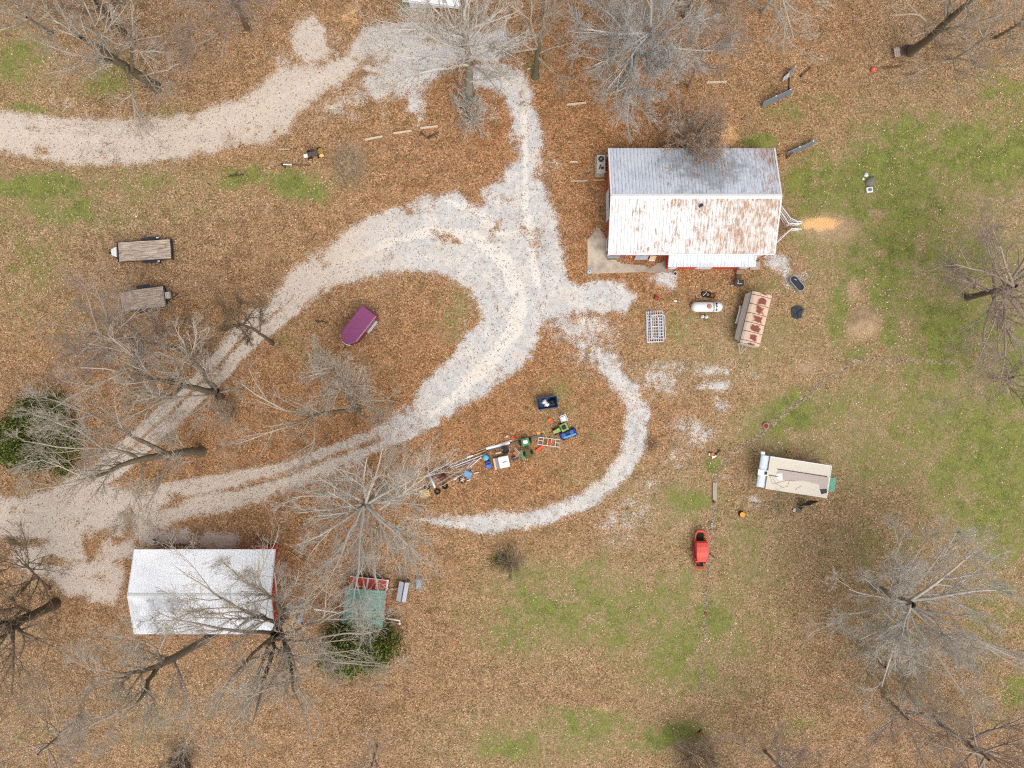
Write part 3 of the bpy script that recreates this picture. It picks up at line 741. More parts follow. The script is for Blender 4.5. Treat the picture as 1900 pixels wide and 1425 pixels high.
# fallen leaves caught along the top of the porch roof belong to the litter
MB().box(24.45 - cx, 25.5 - cx, -D2 - 1.35, -D2 - .5, 0, .22, .02).build('step', WOODG, barn)

# ================================================================== the white metal shop at lower left
cx, cy = -30.4, -20.56
shop = thing('metal_shop', 'plain white metal roofed shop building with a red wall under bare branches', 'building', 950 + cx * S, 712.5 - cy * S)
W2, D2, HE, HR = 6.95, 4.2, 3.0, 4.28
MB().loft([[(-W2 + .1, -D2 + .1, 0), (-W2 + .1, D2 - 1.1, 0), (-W2 + .1, D2 - 1.1, HE + .15), (-W2 + .1, 0, HR - .16), (-W2 + .1, -D2 + .1, HE - .1)], [(6.15, -D2 + .1, 0), (6.15, D2 - 1.1, 0), (6.15, D2 - 1.1, HE + .15), (6.15, 0, HR - .16), (6.15, -D2 + .1, HE - .1)]]).build('wall', RED, shop)
corrugated('roof_slope', -W2, W2, .02, HR, D2, HE, .3, .028, ZN, shop, box=True)
corrugated('roof_slope', -W2, W2, -.02, HR, -D2, HE, .3, .028, ZS, shop, box=True)
MB().loft([[(-W2, -.2, HR - .01), (-W2, 0, HR + .06), (-W2, .2, HR - .01), (-W2, 0, HR + .04)], [(W2, -.2, HR - .01), (W2, 0, HR + .06), (W2, .2, HR - .01), (W2, 0, HR + .04)]]).build('ridge_cap', WHITE, shop)
for sx in (-1, 1):
    mb = MB()
    for sy in (-1, 1):
        x = sx * W2; lo, hi = sorted((x, x + sx * .05))
        mb.loft([[(lo, sy * .01, HR - .14), (hi, sy * .01, HR - .14), (hi, sy * .01, HR + .05), (lo, sy * .01, HR + .05)], [(lo, sy * D2, HE - .14), (hi, sy * D2, HE - .14), (hi, sy * D2, HE + .05), (lo, sy * D2, HE + .05)]])
    mb.build('verge_trim', WHITE, shop)
MB().loft([[(6.05, D2 - 1.1, 0), (6.15, D2 - 1.1, 0), (6.15, D2 - 1.1, HE + .1), (6.05, D2 - 1.1, HE + .1)], [(6.05, D2 - .1, 0), (6.15, D2 - .1, 0), (6.15, D2 - .1, HE - .1), (6.05, D2 - .1, HE - .1)]]).build('side_wall', RED, shop)
d = MB().box(6.16, 6.22, -1.2, 1.2, .05, 2.4).build('door', RED, shop)
MB().box(6.22, 6.25, .9, 1.0, 1.0, 1.3).build('handle', DKMET, d)

# ================================================================== green roofed shed
cx, cy = P(684, 1112).x, P(684, 1112).y
shed = thing('green_shed', 'small green roofed shed with red front and white posts beside the evergreen', 'shed', 684, 1112, 0, -6)
D2, W2 = 2.0, 2.05
MB().box(-W2 + .15, W2 - .15, -D2 + .1, 1.35, 0, 2.1).build('wall', RED, shed)
corrugated('roof_slope', -W2, 0, 0, 0, 0, 0, .3, .03, GREENR, shed) if False else None
mb = MB()
def roofplane(mb, xa, za, xb, zb, y0, y1, pitch=.28, amp=.025):
    """ribs run along the slope (x); rows along y"""
    n = int((y1 - y0) / pitch); pr = []
    for i in range(n):
        a = y0 + (y1 - y0) * i / n; d2 = (y1 - y0) / n
        pr += [(a, 0), (a + d2 * .7, 0), (a + d2 * .78, amp), (a + d2 * .92, amp)]
    pr.append((y1, 0))
    r1 = [(xa, y, za + h) for y, h in pr] + [(xa, y, za - .04) for y, h in reversed(pr)]
    r2 = [(xb, y, zb + h) for y, h in pr] + [(xb, y, zb - .04) for y, h in reversed(pr)]
    v = r1 + r2; k = len(r1)
    f = [(i, (i + 1) % k, k + (i + 1) % k, k + i) for i in range(k)]
    mb.add(v, f)
roofplane(mb, -W2, 2.2, -.01, 2.75, -D2, 1.75); mb.build('roof_slope', GREENR, shed)
mb = MB(); roofplane(mb, .01, 2.75, W2, 2.2, -D2, 1.75); mb.build('roof_slope', GREENR, shed)
MB().box(-.12, .12, -D2, 1.75, 2.76, 2.81).build('ridge_cap', GREENR, shed)
MB().box(-W2 + .1, W2 - .1, 1.36, 2.35, 0, .12).build('porch_floor', RUSTY, shed)
MB().loft([[(-W2 + .1, 1.5, 1.2), (W2 - .1, 1.5, 1.2), (W2 - .1, 1.5, 1.24), (-W2 + .1, 1.5, 1.24)], [(-W2 + .1, 2.45, .9), (W2 - .1, 2.45, .9), (W2 - .1, 2.45, .94), (-W2 + .1, 2.45, .94)]]).build('porch_screen', RED, shed)
for x in (-1.2, -.1, .85, W2 - .14):
    MB().loft([[(x - .09, 1.5, 1.26), (x + .09, 1.5, 1.26), (x + .09, 1.5, 1.33), (x - .09, 1.5, 1.33)], [(x - .09, 2.48, .95), (x + .09, 2.48, .95), (x + .09, 2.48, 1.02), (x - .09, 2.48, 1.02)]]).build('post', WHITE, shed)
MB().box(-W2 + .1, W2 - .1, 2.42, 2.48, 1.03, 1.08).build('rail', WHITE, shed)

# ================================================================== camper-like white shed, lower right
cam_sh = thing('storage_shed', 'low white flat roofed shed with bare plywood patches and rolled metal end', 'shed', 1467, 880, 0, -8.8)
CREAM = mat('cream_roofing', (200, 190, 174), .7, var=.05, scale=1.5, col2=(196, 184, 166), amt=.25)
PLY = mat('weathered_plywood', (172, 160, 152), .85, var=.14, scale=3, col2=(186, 152, 124), amt=.35)
MB().box(-3.05, 2.95, -1.6, 1.55, 0, 2.15).build('wall', WHITE, cam_sh)
MB().box(-3.15, 3.05, -1.68, 1.6, 2.15, 2.22).build('roof', CREAM, cam_sh)
MB().box(-3.15, 3.05, 1.54, 1.62, 2.225, 2.25).build('roof_edge', WHITE, cam_sh)
MB().box(2.99, 3.07, -1.68, 1.535, 2.225, 2.25).build('roof_edge', WHITE, cam_sh)
MB().prism([(-2.1, .45), (2.9, .42), (2.9, -.9), (2.2, -.95), (2.15, -.45), (.4, -.3), (-.6, -.55), (-2.0, -.5), (-2.3, 0)], 2.224, 2.236).build('plywood_patch', PLY, cam_sh)
MB().box(-2.3, 2.75, .43, .50, 2.24, 2.27).build('roof_batten', DKMET, cam_sh)
MB().prism([(-2.25, .02), (-1.75, .12), (-1.6, -.5), (-1.95, -.62), (-2.35, -.3)], 2.24, 2.26).build('roof_patch', WHITE, cam_sh)
MB().box(-3.0, -2.1, -.32, -.26, 2.24, 2.28).build('roof_batten', DKMET, cam_sh)
MB().prism([(2.25, -.9), (2.9, -.75), (2.95, -1.15), (2.45, -1.35)], 2.24, 2.275).build('roof_flap', DKMET, cam_sh)
for pts in ([(-3.0, -.2), (-2.5, -1.1), (-1.2, -.55), (-.3, -.4)], [(-1.7, -1.4), (-1.0, -1.1), (-.9, -.5)], [(-2.6, -.5), (-2.2, -1.0), (-1.4, -1.3)], [(-.2, -1.3), (.4, -.8)]):
    MB().tube([(x, y, 2.245) for x, y in pts], .016, 4).build('hose', WOODG, cam_sh)
STEELW = mat('pale_steel_sheet', (190, 200, 214), .4, metal=.15, var=.08, scale=1.5)
mb = MB()
for i in range(7):
    a0, a1 = PI * i / 7, PI * (i + 1) / 7
    mb.sheet([(-3.62 - .45 * math.cos(a0) * .9, -1.6, 2.0 + .14 * math.sin(a0)), (-3.62 - .45 * math.cos(a0) * .9, 1.6, 2.0 + .14 * math.sin(a0)), (-3.62 - .45 * math.cos(a1) * .9, 1.6, 2.0 + .14 * math.sin(a1)), (-3.62 - .45 * math.cos(a1) * .9, -1.6, 2.0 + .14 * math.sin(a1))], .02)
roll = mb.build('rolled_sheet', STEELW, cam_sh)
MB().box(-4.1, -3.15, .1, -.45 + .0, 2.2, 2.24).xf(Matrix.Identity(4)).build('vent_cover', WHITE, cam_sh) if False else MB().box(-4.15, -3.16, -.4, .15, 2.2, 2.25).build('vent_cover', WHITE, cam_sh)
MB().box(-3.5, -3.24, -.28, .04, 2.252, 2.29).build('vent', DKMET, cam_sh)
MB().box(-4.05, -3.7, 1.66, 1.95, 1.75, 2.1).build('roof_tab', WHITE, cam_sh)
mb = MB()
for i in range(9):
    y = -.95 + i * .15
    mb.box(3.1, 3.85, y, y + .1, 1.85, 1.87).box(3.1, 3.85, y + .1, y + .15, 1.85, 1.89)
awn = mb.build('green_awning', mat('green_panel', (98, 158, 130), .5, var=.1, scale=2), cam_sh)
tarp = thing('black_tarp', 'black plastic tarp draped from the white shed to the ground', 'tarp', 1490, 932, 0, -8.8)
mb = MB()
g2 = []
for i in range(9):
    row = []
    for j in range(6):
        f = i / 8; gz = 1.9 * (1 - f) ** 1.3 + .06 + random.uniform(0, .1)
        cxx = .25 * (1 - f) - .45 * f * f + (j - 2.5) * (.19 - .06 * f); yy = .55 - 1.25 * f
        row.append((cxx, yy + random.uniform(-.03, .03), gz))
    g2.append(row)
for r_ in range(8):
    for j in range(5):
        mb.add([g2[r_][j], g2[r_][j + 1], g2[r_ + 1][j + 1], g2[r_ + 1][j]], [(0, 3, 2, 1)])
mb.build('tarp_sheet', BLACK, tarp, smooth=False)
MB().prism([(-.95, -.95), (-.6, -.55), (.0, -.75), (-.35, -1.15)], .05, .25).build('tarp_fold', DKMET, tarp)
MB().prism([(-1.0, -1.0), (-.85, -.7), (-.72, -.85), (-.85, -1.1)], .06, .27).build('tarp_corner', WHITE, tarp)

# ================================================================== house eave at the top edge
house = thing('house', 'corner of a white metal roofed house cut by the top edge', 'house', 810, -50)
MB().box(-2.7, 2.3, -3.6, 4, 0, 2.4).build('wall', WHITE, house)
mb = MB(); roofz = mb.loft([[(-3.1, -4.1, 2.55), (2.6, -4.85, 2.55), (2.75, 5, 5.0), (-3.4, 5, 5.0)], [(-3.1, -4.1, 2.61), (2.6, -4.85, 2.61), (2.75, 5, 5.06), (-3.4, 5, 5.06)]]); mb.build('roof', ZN, house)
MB().tube([(-3.15, -4.18, 2.5), (2.65, -4.93, 2.5)], .06, 6).build('gutter', WHITE, house)

# ================================================================== yard objects
def M_(name, c, **k): return mat(name, c, **k)
CARRED = M_('faded_red_paint', (204, 78, 66), rough=.45, var=.05, scale=1, col2=(176, 58, 48), amt=.1)
CARRED2 = M_('deep_red_and_car_shade', (150, 30, 34), rough=.4, var=.1, scale=2)  # own colour of bucket and implement; painted shade on the car's left side
MAROON = M_('maroon_paint', (122, 54, 96), rough=.35, var=.04, scale=1, spec=.5)
MAROOND = M_('dark_maroon_paint', (104, 22, 44), rough=.3, var=.08, scale=2, spec=.5)
TIRE = RUBBER
CHROME = M_('bright_rim', (190, 192, 196), rough=.3, metal=.5, var=.08)
NAVY = M_('navy_plastic', (40, 62, 92), rough=.4, var=.12)
BLUE = M_('blue_plastic', (52, 92, 160), rough=.4, var=.1)
LBLUE = M_('light_blue_plastic', (88, 150, 196), rough=.4, var=.1)
ORANGE = M_('orange_plastic', (226, 98, 34), rough=.45, var=.1)
YELLOW = M_('yellow_plastic', (222, 168, 50), rough=.45, var=.1)
LGREEN = M_('light_green_plastic', (136, 162, 88), rough=.5, var=.08)
MGREEN = M_('mower_green', (78, 128, 80), rough=.45, var=.1, col2=(120, 140, 110), amt=.15)
OLIVE = M_('olive_deck', (84, 86, 42), rough=.7, var=.3, col2=(52, 46, 34), amt=.4)
PINE = M_('fresh_board', (206, 176, 122), rough=.8, var=.1, scale=5)
BONE = M_('bleached_board', (196, 176, 154), rough=.85, var=.14, scale=4)
BROWNW = M_('brown_wood', (126, 92, 66), rough=.8, var=.25, scale=5)
ROCK = M_('grey_rock', (122, 114, 108), rough=.95, var=.25, scale=3, bump=.03)
WATER = M_('dark_water', (28, 32, 38), rough=.08, var=.1, spec=.6)
PINK = M_('pale_red_pipe', (202, 112, 98), rough=.6, var=.1)

def wheel(x, y, parent, r=.34, wd=.2, n=18, z=None, rim=CHROME):
    """a wheel rolling along x"""
    z = r if z is None else z
    o = MB().tube([(x, y - wd / 2, z), (x, y - wd / 2 + .03, z), (x, y + wd / 2 - .03, z), (x, y + wd / 2, z)], [r * .9, r, r, r * .9], n).build('tyre', TIRE, parent)
    MB().tube([(x, y - wd / 2 - .006, z), (x, y + wd / 2 + .006, z)], r * .58, n).build('rim', rim, o)
    return o
def planks(parent, x0, x1, y0, y1, z, n, material, name='deck', along='x'):
    m, t, b = new_mat('deck_boards')
    p = t.pos(); xyz = t.sep(p)
    ps = t.pos(scale=(.7, 9, 1) if along == 'x' else (9, .7, 1))
    s1 = t.noise(ps, 1.2, 5, .75); s2 = t.noise(p, 2.2, 5, .7)
    c = t.mix(t.step(s1, .3, .7), lin((112, 92, 78)), lin((206, 188, 168)))
    c = t.mix(t.step(s2, .56, .7, 0, .7), c, lin((88, 72, 60)))
    c = t.mix(t.step(s1, .60, .64, 0, .5), c, lin((64, 50, 42))) if material == 'rough' else c
    t.put(b.inputs['Base Color'], c)
    mb = MB(); w_ = (y1 - y0) / n
    for i in range(n):
        a = y0 + i * w_
        e0 = random.uniform(-.02, .02); zz = z + random.uniform(-.006, .006)
        mb.box(x0 + e0, x1 + e0, a + .008, a + w_ - .008, zz - .04, zz)
    return mb.build(name, m, parent)

# ---- flatbed trailers (local +x points away from the tongue)
ft = thing('flatbed_trailer', 'long wood decked flatbed trailer with a white tongue box and dark fenders', 'trailer', 275, 467, 0, 3.6)
planks(ft, -2.68, 2.62, -.98, .98, .7, 9, 'clean')
MB().box(-2.75, 2.7, -1.03, -.985, .5, .66).box(-2.75, 2.7, .985, 1.03, .5, .66).box(-2.8, -2.7, -1.03, 1.03, .5, .75).box(2.63, 2.75, -1.05, 1.05, .35, .66).build('frame', DKMET, ft)
for sy in (-1, 1):
    MB().prism([(-.35, sy * 1.04), (-.2, sy * 1.3), (1.45, sy * 1.3), (1.6, sy * 1.04)][::(1 if sy < 0 else -1)], .74, .79).build('fender', DKMET, ft)
    for x in (.2, 1.05): wheel(x, sy * 1.16, ft, .33, .2)
    MB().box(1.3, 1.52, sy * 1.2 - .05, sy * 1.2 + .05, .79, .82).build('fender_light', WHITE, ft)
MB().prism([(-3.35, -.3), (-2.83, -.52), (-2.83, .52), (-3.35, .3)], .55, .85).build('tongue_box', WHITE, ft)
MB().tube([(-2.7, -.8, .5), (-3.65, 0, .5)], .05, 6).build('tongue', DKMET, ft)
MB().tube([(-2.7, .8, .5), (-3.65, 0, .5)], .05, 6).build('tongue', DKMET, ft)
MB().tube([(-3.75, 0, .46), (-3.55, 0, .56)], .07, 8).build('coupler', DKMET, ft)
f2 = thing('flatbed_trailer', 'short weathered flatbed trailer with a grey tongue box half under bare twigs', 'trailer', 279, 555, 0, 7.5)
planks(f2, -1.95, 1.75, -1.05, 1.05, .62, 11, 'rough')
MB().box(-2.0, 1.75, -1.1, -1.055, .4, .72).box(-2.0, 1.75, 1.055, 1.1, .4, .72).box(1.78, 1.9, -1.1, 1.1, .4, .72).build('frame', DKMET, f2)
for sy in (-1, 1):
    MB().box(-.9, .5, sy * 1.26 - .15, sy * 1.26 + .15, .74, .78).build('fender', DKMET, f2)
    wheel(-.2, sy * 1.26, f2, .32, .2)
MB().box(1.95, 2.4, -.3, .36, .5, .85).build('tongue_box', M_('grey_box', (176, 172, 162)), f2)
for s2 in (-1, 1):
    MB().tube([(1.8, s2 * .6, .5), (3.1, .05, .48)], .045, 6).build('tongue', DKMET, f2)
MB().box(-2.75, -1.98, -1.0, .95, .45, .5).build('ramp', WOODG, f2)

# ---- maroon enclosed trailer; +x towards the nose (lower left)
mt = thing('enclosed_trailer', 'maroon enclosed cargo trailer with a white nose parked on the leaf island', 'trailer', 670, 608, 0, -128)
Wm, Lm, Hm = .92, 2.0, 1.9
def outline(s_, z): return [(-Lm, -Wm * s_, z), (Lm * .62, -Wm * s_, z), (Lm * .98, -Wm * .55 * s_, z), (Lm * 1.06, -Wm * .2 * s_, z), (Lm * 1.06, Wm * .2 * s_, z), (Lm * .98, Wm * .55 * s_, z), (Lm * .62, Wm * s_, z), (-Lm, Wm * s_, z)]
MB().loft([outline(1, .45), outline(1, Hm)]).build('body', MAROOND, mt)
MB().loft([outline(1.015, Hm + .003), outline(1.015, Hm + .04), [(x * .96, y * .9, z) for x, y, z in outline(1, Hm + .08)]]).build('roof', MAROON, mt)
MB().prism([(1.9, -.66), (2.18, -.28), (2.18, .28), (1.9, .66), (2.06, 0.0)], .75, Hm - .15).build('nose_panel', WHITE, mt)
for sy in (-1, 1):
    for x in (-1.15, -.45):
        wheel(x, sy * 1.02, mt, .32, .18)
    MB().box(-1.55, -.05, sy * 1.04 - .12, sy * 1.04 + .12, .69, .73).build('fender', M_('white_fender', (180, 176, 176)), mt)
MB().box(.35, 1.0, .925, .94, .55, 1.75).build('door', MAROOND, mt)
MB().box(-2.03, -2.005, -.8, .8, .5, 1.8).build('rear_door', MAROOND, mt)
MB().tube([(2.0, 0, .45), (2.95, 0, .45)], .05, 6).build('tongue', DKMET, mt)

# ---- rusty-roofed stock trailer; +y towards upper end
tr = thing('stock_trailer', 'stock trailer with rusty patched roof panels and pale slatted sides', 'trailer', 1391, 595, 0, -14)
m, t, b = new_mat('rust_patched_roof')
p = t.pos(); xyz = t.sep(p); fn = t.noise(p, 5, 4, .7); nn = t.noise(p, 1.8, 4, .65)
fy = t.new('Math', operation='FRACT'); t.put(fy.inputs[0], t.math('ADD', t.math('MULTIPLY', xyz[1], 1 / .93), .5))
dy = t.math('ABSOLUTE', t.math('SUBTRACT', fy.outputs[0], .5)); dx = t.math('ABSOLUTE', t.math('SUBTRACT', xyz[0], .12))
box_ = t.math('MAXIMUM', t.math('MULTIPLY', dy, 1.15), t.math('MULTIPLY', dx, .95))
box_ = t.math('ADD', box_, t.math('MULTIPLY', t.math('SUBTRACT', nn, .5), 1.1))
box_ = t.math('ADD', box_, t.math('MULTIPLY', t.math('SUBTRACT', fn, .5), .5))
c = t.mix(fn, lin((206, 192, 172)), lin((190, 150, 120)))
c = t.mix(t.step(box_, .46, .36, 0, .9), c, lin((176, 108, 66)))
c = t.mix(t.step(box_, .37, .31, 0, 1), c, lin((118, 60, 48)))
c = t.mix(t.step(dy, .455, .485, 0, .9), c, lin((58, 66, 66)))
t.put(b.inputs['Base Color'], c); b.inputs['Roughness'].default_value = .7
SROOF = m
GREYS = M_('pale_side_sheet', (176, 166, 156), rough=.8, var=.1, scale=3, col2=(140, 130, 120), amt=.3)
MB().box(-.95, .98, -2.55, 2.55, .45, 1.85).build('body', GREYS, tr)
mb = MB()
arc = [(-1.0, 1.86), (-.75, 2.02), (-.3, 2.1), (.3, 2.1), (.75, 2.02), (1.02, 1.86)]
mb.loft([[(x, -2.62, z) for x, z in arc] + [(1.02, -2.62, 1.8), (-1.0, -2.62, 1.8)], [(x, 2.65, z) for x, z in arc] + [(1.02, 2.65, 1.8), (-1.0, 2.65, 1.8)]])
mb.build('roof', SROOF, tr)
for i in range(6):
    y = -2.33 + .93 * i
    MB().tube([(x, y, z + .015) for x, z in arc], .02, 4).build('roof_hoop', DKMET, tr)
mb = MB()
mb.sheet([(-1.42, -2.3, 1.15), (-1.02, -2.6, 1.84), (-1.02, 2.6, 1.84), (-1.42, 2.35, 1.15)], .03)
mb.build('side_curtain', GREYS, tr)
MB().tube([(-1.04, -2.6, 1.9), (-1.04, 2.6, 1.9)], .03, 6).build('side_rail', DKMET, tr)
for y in (-.25, .65):
    wheel(0, 0, tr, .36, .2).matrix_local = Matrix.Translation((-1.28, y, 0)) @ Matrix.Rotation(PI / 2, 4, 'Z')
fd = MB().loft([[(-1.62, -.75, .7), (-1.15, -.75, .7), (-1.15, -.75, .74), (-1.62, -.75, .74)], [(-1.6, -.35, .84), (-1.15, -.35, .84), (-1.15, -.35, .88), (-1.6, -.35, .88)], [(-1.6, .75, .84), (-1.15, .75, .84), (-1.15, .75, .88), (-1.6, .75, .88)], [(-1.62, 1.15, .7), (-1.15, 1.15, .7), (-1.15, 1.15, .74), (-1.62, 1.15, .74)]]).build('fender', GREYS, tr)
for s2 in (-1, 1): MB().tube([(s2 * .55 - .2, -2.55, .5), (-.25, -3.6, .46)], .045, 6).build('tongue', GREYS, tr)
MB().tube([(-.25, -2.6, .5), (-.25, -3.3, .48)], .04, 6).build('jack', GREYS, tr)
MB().box(-.9, .9, -2.72, -2.64, .5, 1.75).build('end_panel', GREYS, tr)

# ---- propane tank and its companions
pt = thing('propane_tank', 'white horizontal propane tank with a red dome lid and dark gauge strap', 'tank', 1308, 571, 0, 0)
mb = MB(); prof = []
for i in range(7):
    a = PI / 2 * i / 6; prof.append((-1.6 + .52 - .52 * math.cos(a) + 0, .5 * math.sin(a) + .01))
pts = [(x, 0, .75) for x, r in prof] + [(-x, 0, .75) for x, r in prof[::-1]]
mb.tube(pts, [r for x, r in prof] + [r for x, r in prof[::-1]], 24); mb.build('tank_shell', WHITE, pt, smooth=True)
MB().lathe([(.24, 1.2), (.24, 1.3), (.18, 1.36), (.02, 1.38)], 16, (.12, 0)).build('dome_lid', M_('faded_dome', (176, 112, 100)), pt)
for x in (.55, .63): MB().tube([(x, .52 * math.cos(a), .75 + .52 * math.sin(a)) for a in [PI * k / 10 for k in range(11)]], .018, 4).build('strap', DKMET, pt)
MB().loft([[(.78, .2 * q, .75 + z_) for q, z_ in ((-2.1, .31), (-1.4, .45), (0, .54), (1.4, .45), (2.1, .31))], [(1.08, .2 * q, .75 + z_) for q, z_ in ((-2.1, .29), (-1.4, .42), (0, .505), (1.4, .42), (2.1, .29))]], cap=False, closed=False).build('gauge_panel', GLASS, pt)
for x in (-.9, .9): MB().box(x - .08, x + .08, -.3, .3, 0, .32).build('leg', WHITE, pt)
for k, (px, py, lab) in enumerate(((1302, 588, 'white gas bottle below the propane tank, left of the pair'), (1309.5, 588.5, 'white gas bottle below the propane tank, right of the pair'))):
    g = thing('gas_bottle', lab, 'gas bottle', px, py, 0, 0, 'white gas bottles')
    MB().lathe([(.13, 0), (.17, .05), (.18, .4), (.12, .5), (.04, .52), (.04, .58)], 14).build('bottle_body', WHITE, g, smooth=True)
    MB().torus(.09, .015, .6, (0, 0), 12, 5).build('collar', CHROME, g)
for k, (px, py, r, mm, lab) in enumerate(((1296, 548, .27, BONE, 'pale thin rim lying above the propane tank'), (1305, 546, .3, TIRE, 'black tyre lying next to the pale rim'), (1314, 547, .32, TIRE, 'black tyre in the middle of the row above the propane tank'), (1322, 549, .3, RUSTY, 'rusty ring at the right end of the tyre row'))):
    o = MB().torus(r - (.03 if k == 0 else .08), .03 if k == 0 else .08, .08).build('rubber_ring' if k else 'scrap_ring', mm); o.location = P(px, py); tag(o, lab, 'tyre' if k in (1, 2) else 'ring', 'rings above the propane tank')
o = MB().tube([(-.18, -.18, .2), (.18, .18, .22)], .03, 5).build('metal_rod', WHITE); o.location = P(1307, 546); tag(o, 'short white rod lying across the black tyre', 'rod')
# cattle panels
cp = thing('cattle_panel', 'stack of white tube cattle panels lying flat left of the propane tank', 'panel stack', 1216, 606, 0, 2)
def panel(x0, x1, y0, y1, z, nb, horizontal, rounded=0, name='panel'):
    mb = MB(); r = .042
    cs = [(x0, y0), (x1, y0), (x1, y1), (x0, y1)]
    pts = []
    for i, (x, y) in enumerate(cs):
        if rounded and i >= 2:
            sx = 1 if x == x1 else -1
            for k in range(5):
                a = PI / 2 * k / 4
                if i == 2: pts.append((x1 - rounded + rounded * math.cos(a), y1 - rounded + rounded * math.sin(a), z))
                else: pts.append((x0 + rounded - rounded * math.sin(a), y1 - rounded + rounded * math.cos(a), z))
        else: pts.append((x, y, z))
    mb.tube(pts + [pts[0]], r, 6)
    for i in range(1, nb):
        if horizontal: y = y0 + (y1 - y0) * i / nb; mb.tube([(x0, y, z), (x1, y, z)], r * .8, 5)
        else: x = x0 + (x1 - x0) * i / nb; mb.tube([(x, y0, z), (x, y1, z)], r * .8, 5)
    return mb.build(name, M_('white_tube', (206, 206, 212), rough=.4, var=.06), cp)
panel(-.92, .72, -1.6, 1.62, .1, 7, False)
panel(-.85, .78, -1.55, 1.5, .17, 10, True)
panel(-.5, .95, -1.25, 1.2, .24, 2, False, .3)
panel(-.42, .3, -1.1, 1.1, .31, 2, True, .3)
o = MB().box(-.14, .14, -.09, .09, 0, .1, .02).build('white_brick', WHITE); o.location = P(1253, 559); o.rotation_euler.z = R(-8); tag(o, 'white brick lying on leaves above the cattle panels', 'brick')
o = thing('tipped_bucket', 'dark red bucket tipped over on leaves above the cattle panels', 'bucket', 1218, 553, 0, 160)
MB().tube([(-.2, 0, .17), (.22, 0, .2)], [.15, .2], 14).build('bucket_side', CARRED2, o)
MB().tube([(.222, 0, .2), (.226, 0, .2)], .18, 14).build('opening', BLACK, o)
# objects by the barn
hp = thing('heat_pump', 'pale metal heating and cooling unit on a pad beside the barn end', 'heat pump', 1112.5, 310, 0, 0)
MB().box(-.48, .5, -1.02, 1.02, 0, .1).build('pad', CONC, hp)
HPM = M_('pale_casing', (176, 172, 160), rough=.5, var=.05)
MB().prism([(-.42, -.95), (.38, -.95), (.46, -.8), (.46, .93), (-.36, .93), (-.36, .15), (-.42, .05)], .1, 1.0).build('casing', HPM, hp)
MB().lathe([(.3, 1.002), (.3, 1.03), (.27, 1.03), (.27, 1.006)], 20, (.04, .52)).build('fan_grille', DKMET, hp)
mb = MB()
for k in range(4): mb.tube([(.04 - .25 * math.cos(PI * k / 4), .52 - .25 * math.sin(PI * k / 4), 1.04), (.04 + .25 * math.cos(PI * k / 4), .52 + .25 * math.sin(PI * k / 4), 1.04)], .012, 4)
mb.tube([(.04, .52, 1.02), (.04, .52, 1.06)], .09, 12).build('fan_hub', GALV, hp)
MB().loft([[(-.2, -.5, 1.002), (-.1, -.5, 1.002), (.05, -.05, 1.002), (-.05, -.05, 1.002)], [(-.2, -.5, 1.05), (-.1, -.5, 1.05), (.05, -.05, 1.05), (-.05, -.05, 1.05)]]).build('flue_flap', DKMET, hp)
MB().box(.02, .3, -.5, -.3, 1.002, 1.12).build('flue_box', DKMET, hp)
MB().tube([(.46, -.62, .4), (.9, -.62, .4)], .05, 8).build('duct', WHITE, hp)
mb = MB(); mb.box(-.66, .66, -.26, .26, 0, .75, .04)
tb = thing('steel_chest', 'grey steel chest against the barn front on the patio', 'chest', 1137, 475.5, 0, 0)
mb.build('chest_body', GALV, tb); MB().box(-.6, .6, -.2, .22, .755, .79).build('lid', M_('chest_lid', (132, 146, 160), rough=.35, metal=.3), tb)
MB().box(-.1, .1, -.285, -.262, .55, .62).build('latch', DKMET, tb)
def bucket(name, label, px, py, r, h, wall_m, fill_m, cat='bucket', group=None, rim=.03):
    o = thing(name, label, cat, px, py, 0, 0, group)
    MB().lathe([(r * .8, 0), (r, h), (r + rim, h), (r + rim, h - .03), (r - .01, h - .035), (r * .86, h * .6)], 18).build('side', wall_m, o)
    MB().lathe([(.001, h * .66), (r * .9, h * .66), (r * .9, h * .68), (.001, h * .68)], 18).build('content', fill_m, o)
    return o
bucket('water_pail', 'grey round pail below the barn eave beside the steel chest', 1156, 477.5, .19, .3, GALV, ROCK)
bucket('flower_pot', 'white rimmed pot standing on leaves by the porch corner', 1252, 508, .17, .3, WHITE, BLACK, 'pot')
o = thing('pail_lid', 'pale blue round lid at the outer patio corner', 'lid', 1093.5, 504.5, .04, 0)
MB().lathe([(.2, 0), (.22, .02), (.2, .05), (.05, .055), (.03, .08)], 20).build('lid_disc', M_('pale_blue', (156, 186, 200), rough=.4), o)
MB().box(-.02, .05, -.02, .06, .081, .1).build('knob', DKMET, o)
tbl = thing('work_table', 'slanted grey sheet metal table under the barn eave', 'table', 1190, 476.5, 0, 0)
MB().sheet([(-.85, -.42, .7), (.45, -.42, .7), (.85, .4, .78), (-.5, .4, .78)], .03).build('table_top', GALV, tbl)
for x, y in ((-.6, -.3), (.3, -.3), (.6, .3), (-.4, .3)): MB().box(x - .03, x + .03, y - .03, y + .03, 0, .68).build('leg', WOODG, tbl)
pl = thing('leaning_board', 'pale wooden frame leaning on the barn front beside the sheet metal table', 'board', 1211, 476, 0, 0)
MB().sheet([(-.45, -.42, .06), (.2, -.42, .06), (.42, .4, .9), (-.1, .4, .9)], .03).build('board', BONE, pl)
MB().box(-.42, .2, -.47, -.38, .02, .12).build('foot_rail', WHITE, pl)
MB().sheet([(-.2, -.2, .30), (.22, -.2, .30), (.3, .0, .5), (-.1, .0, .5)], .02).build('label_patch', PINE, pl)
o = thing('garden_tap', 'small white bracket and tap on leaves under the barn eave', 'tap', 1170, 476.5)
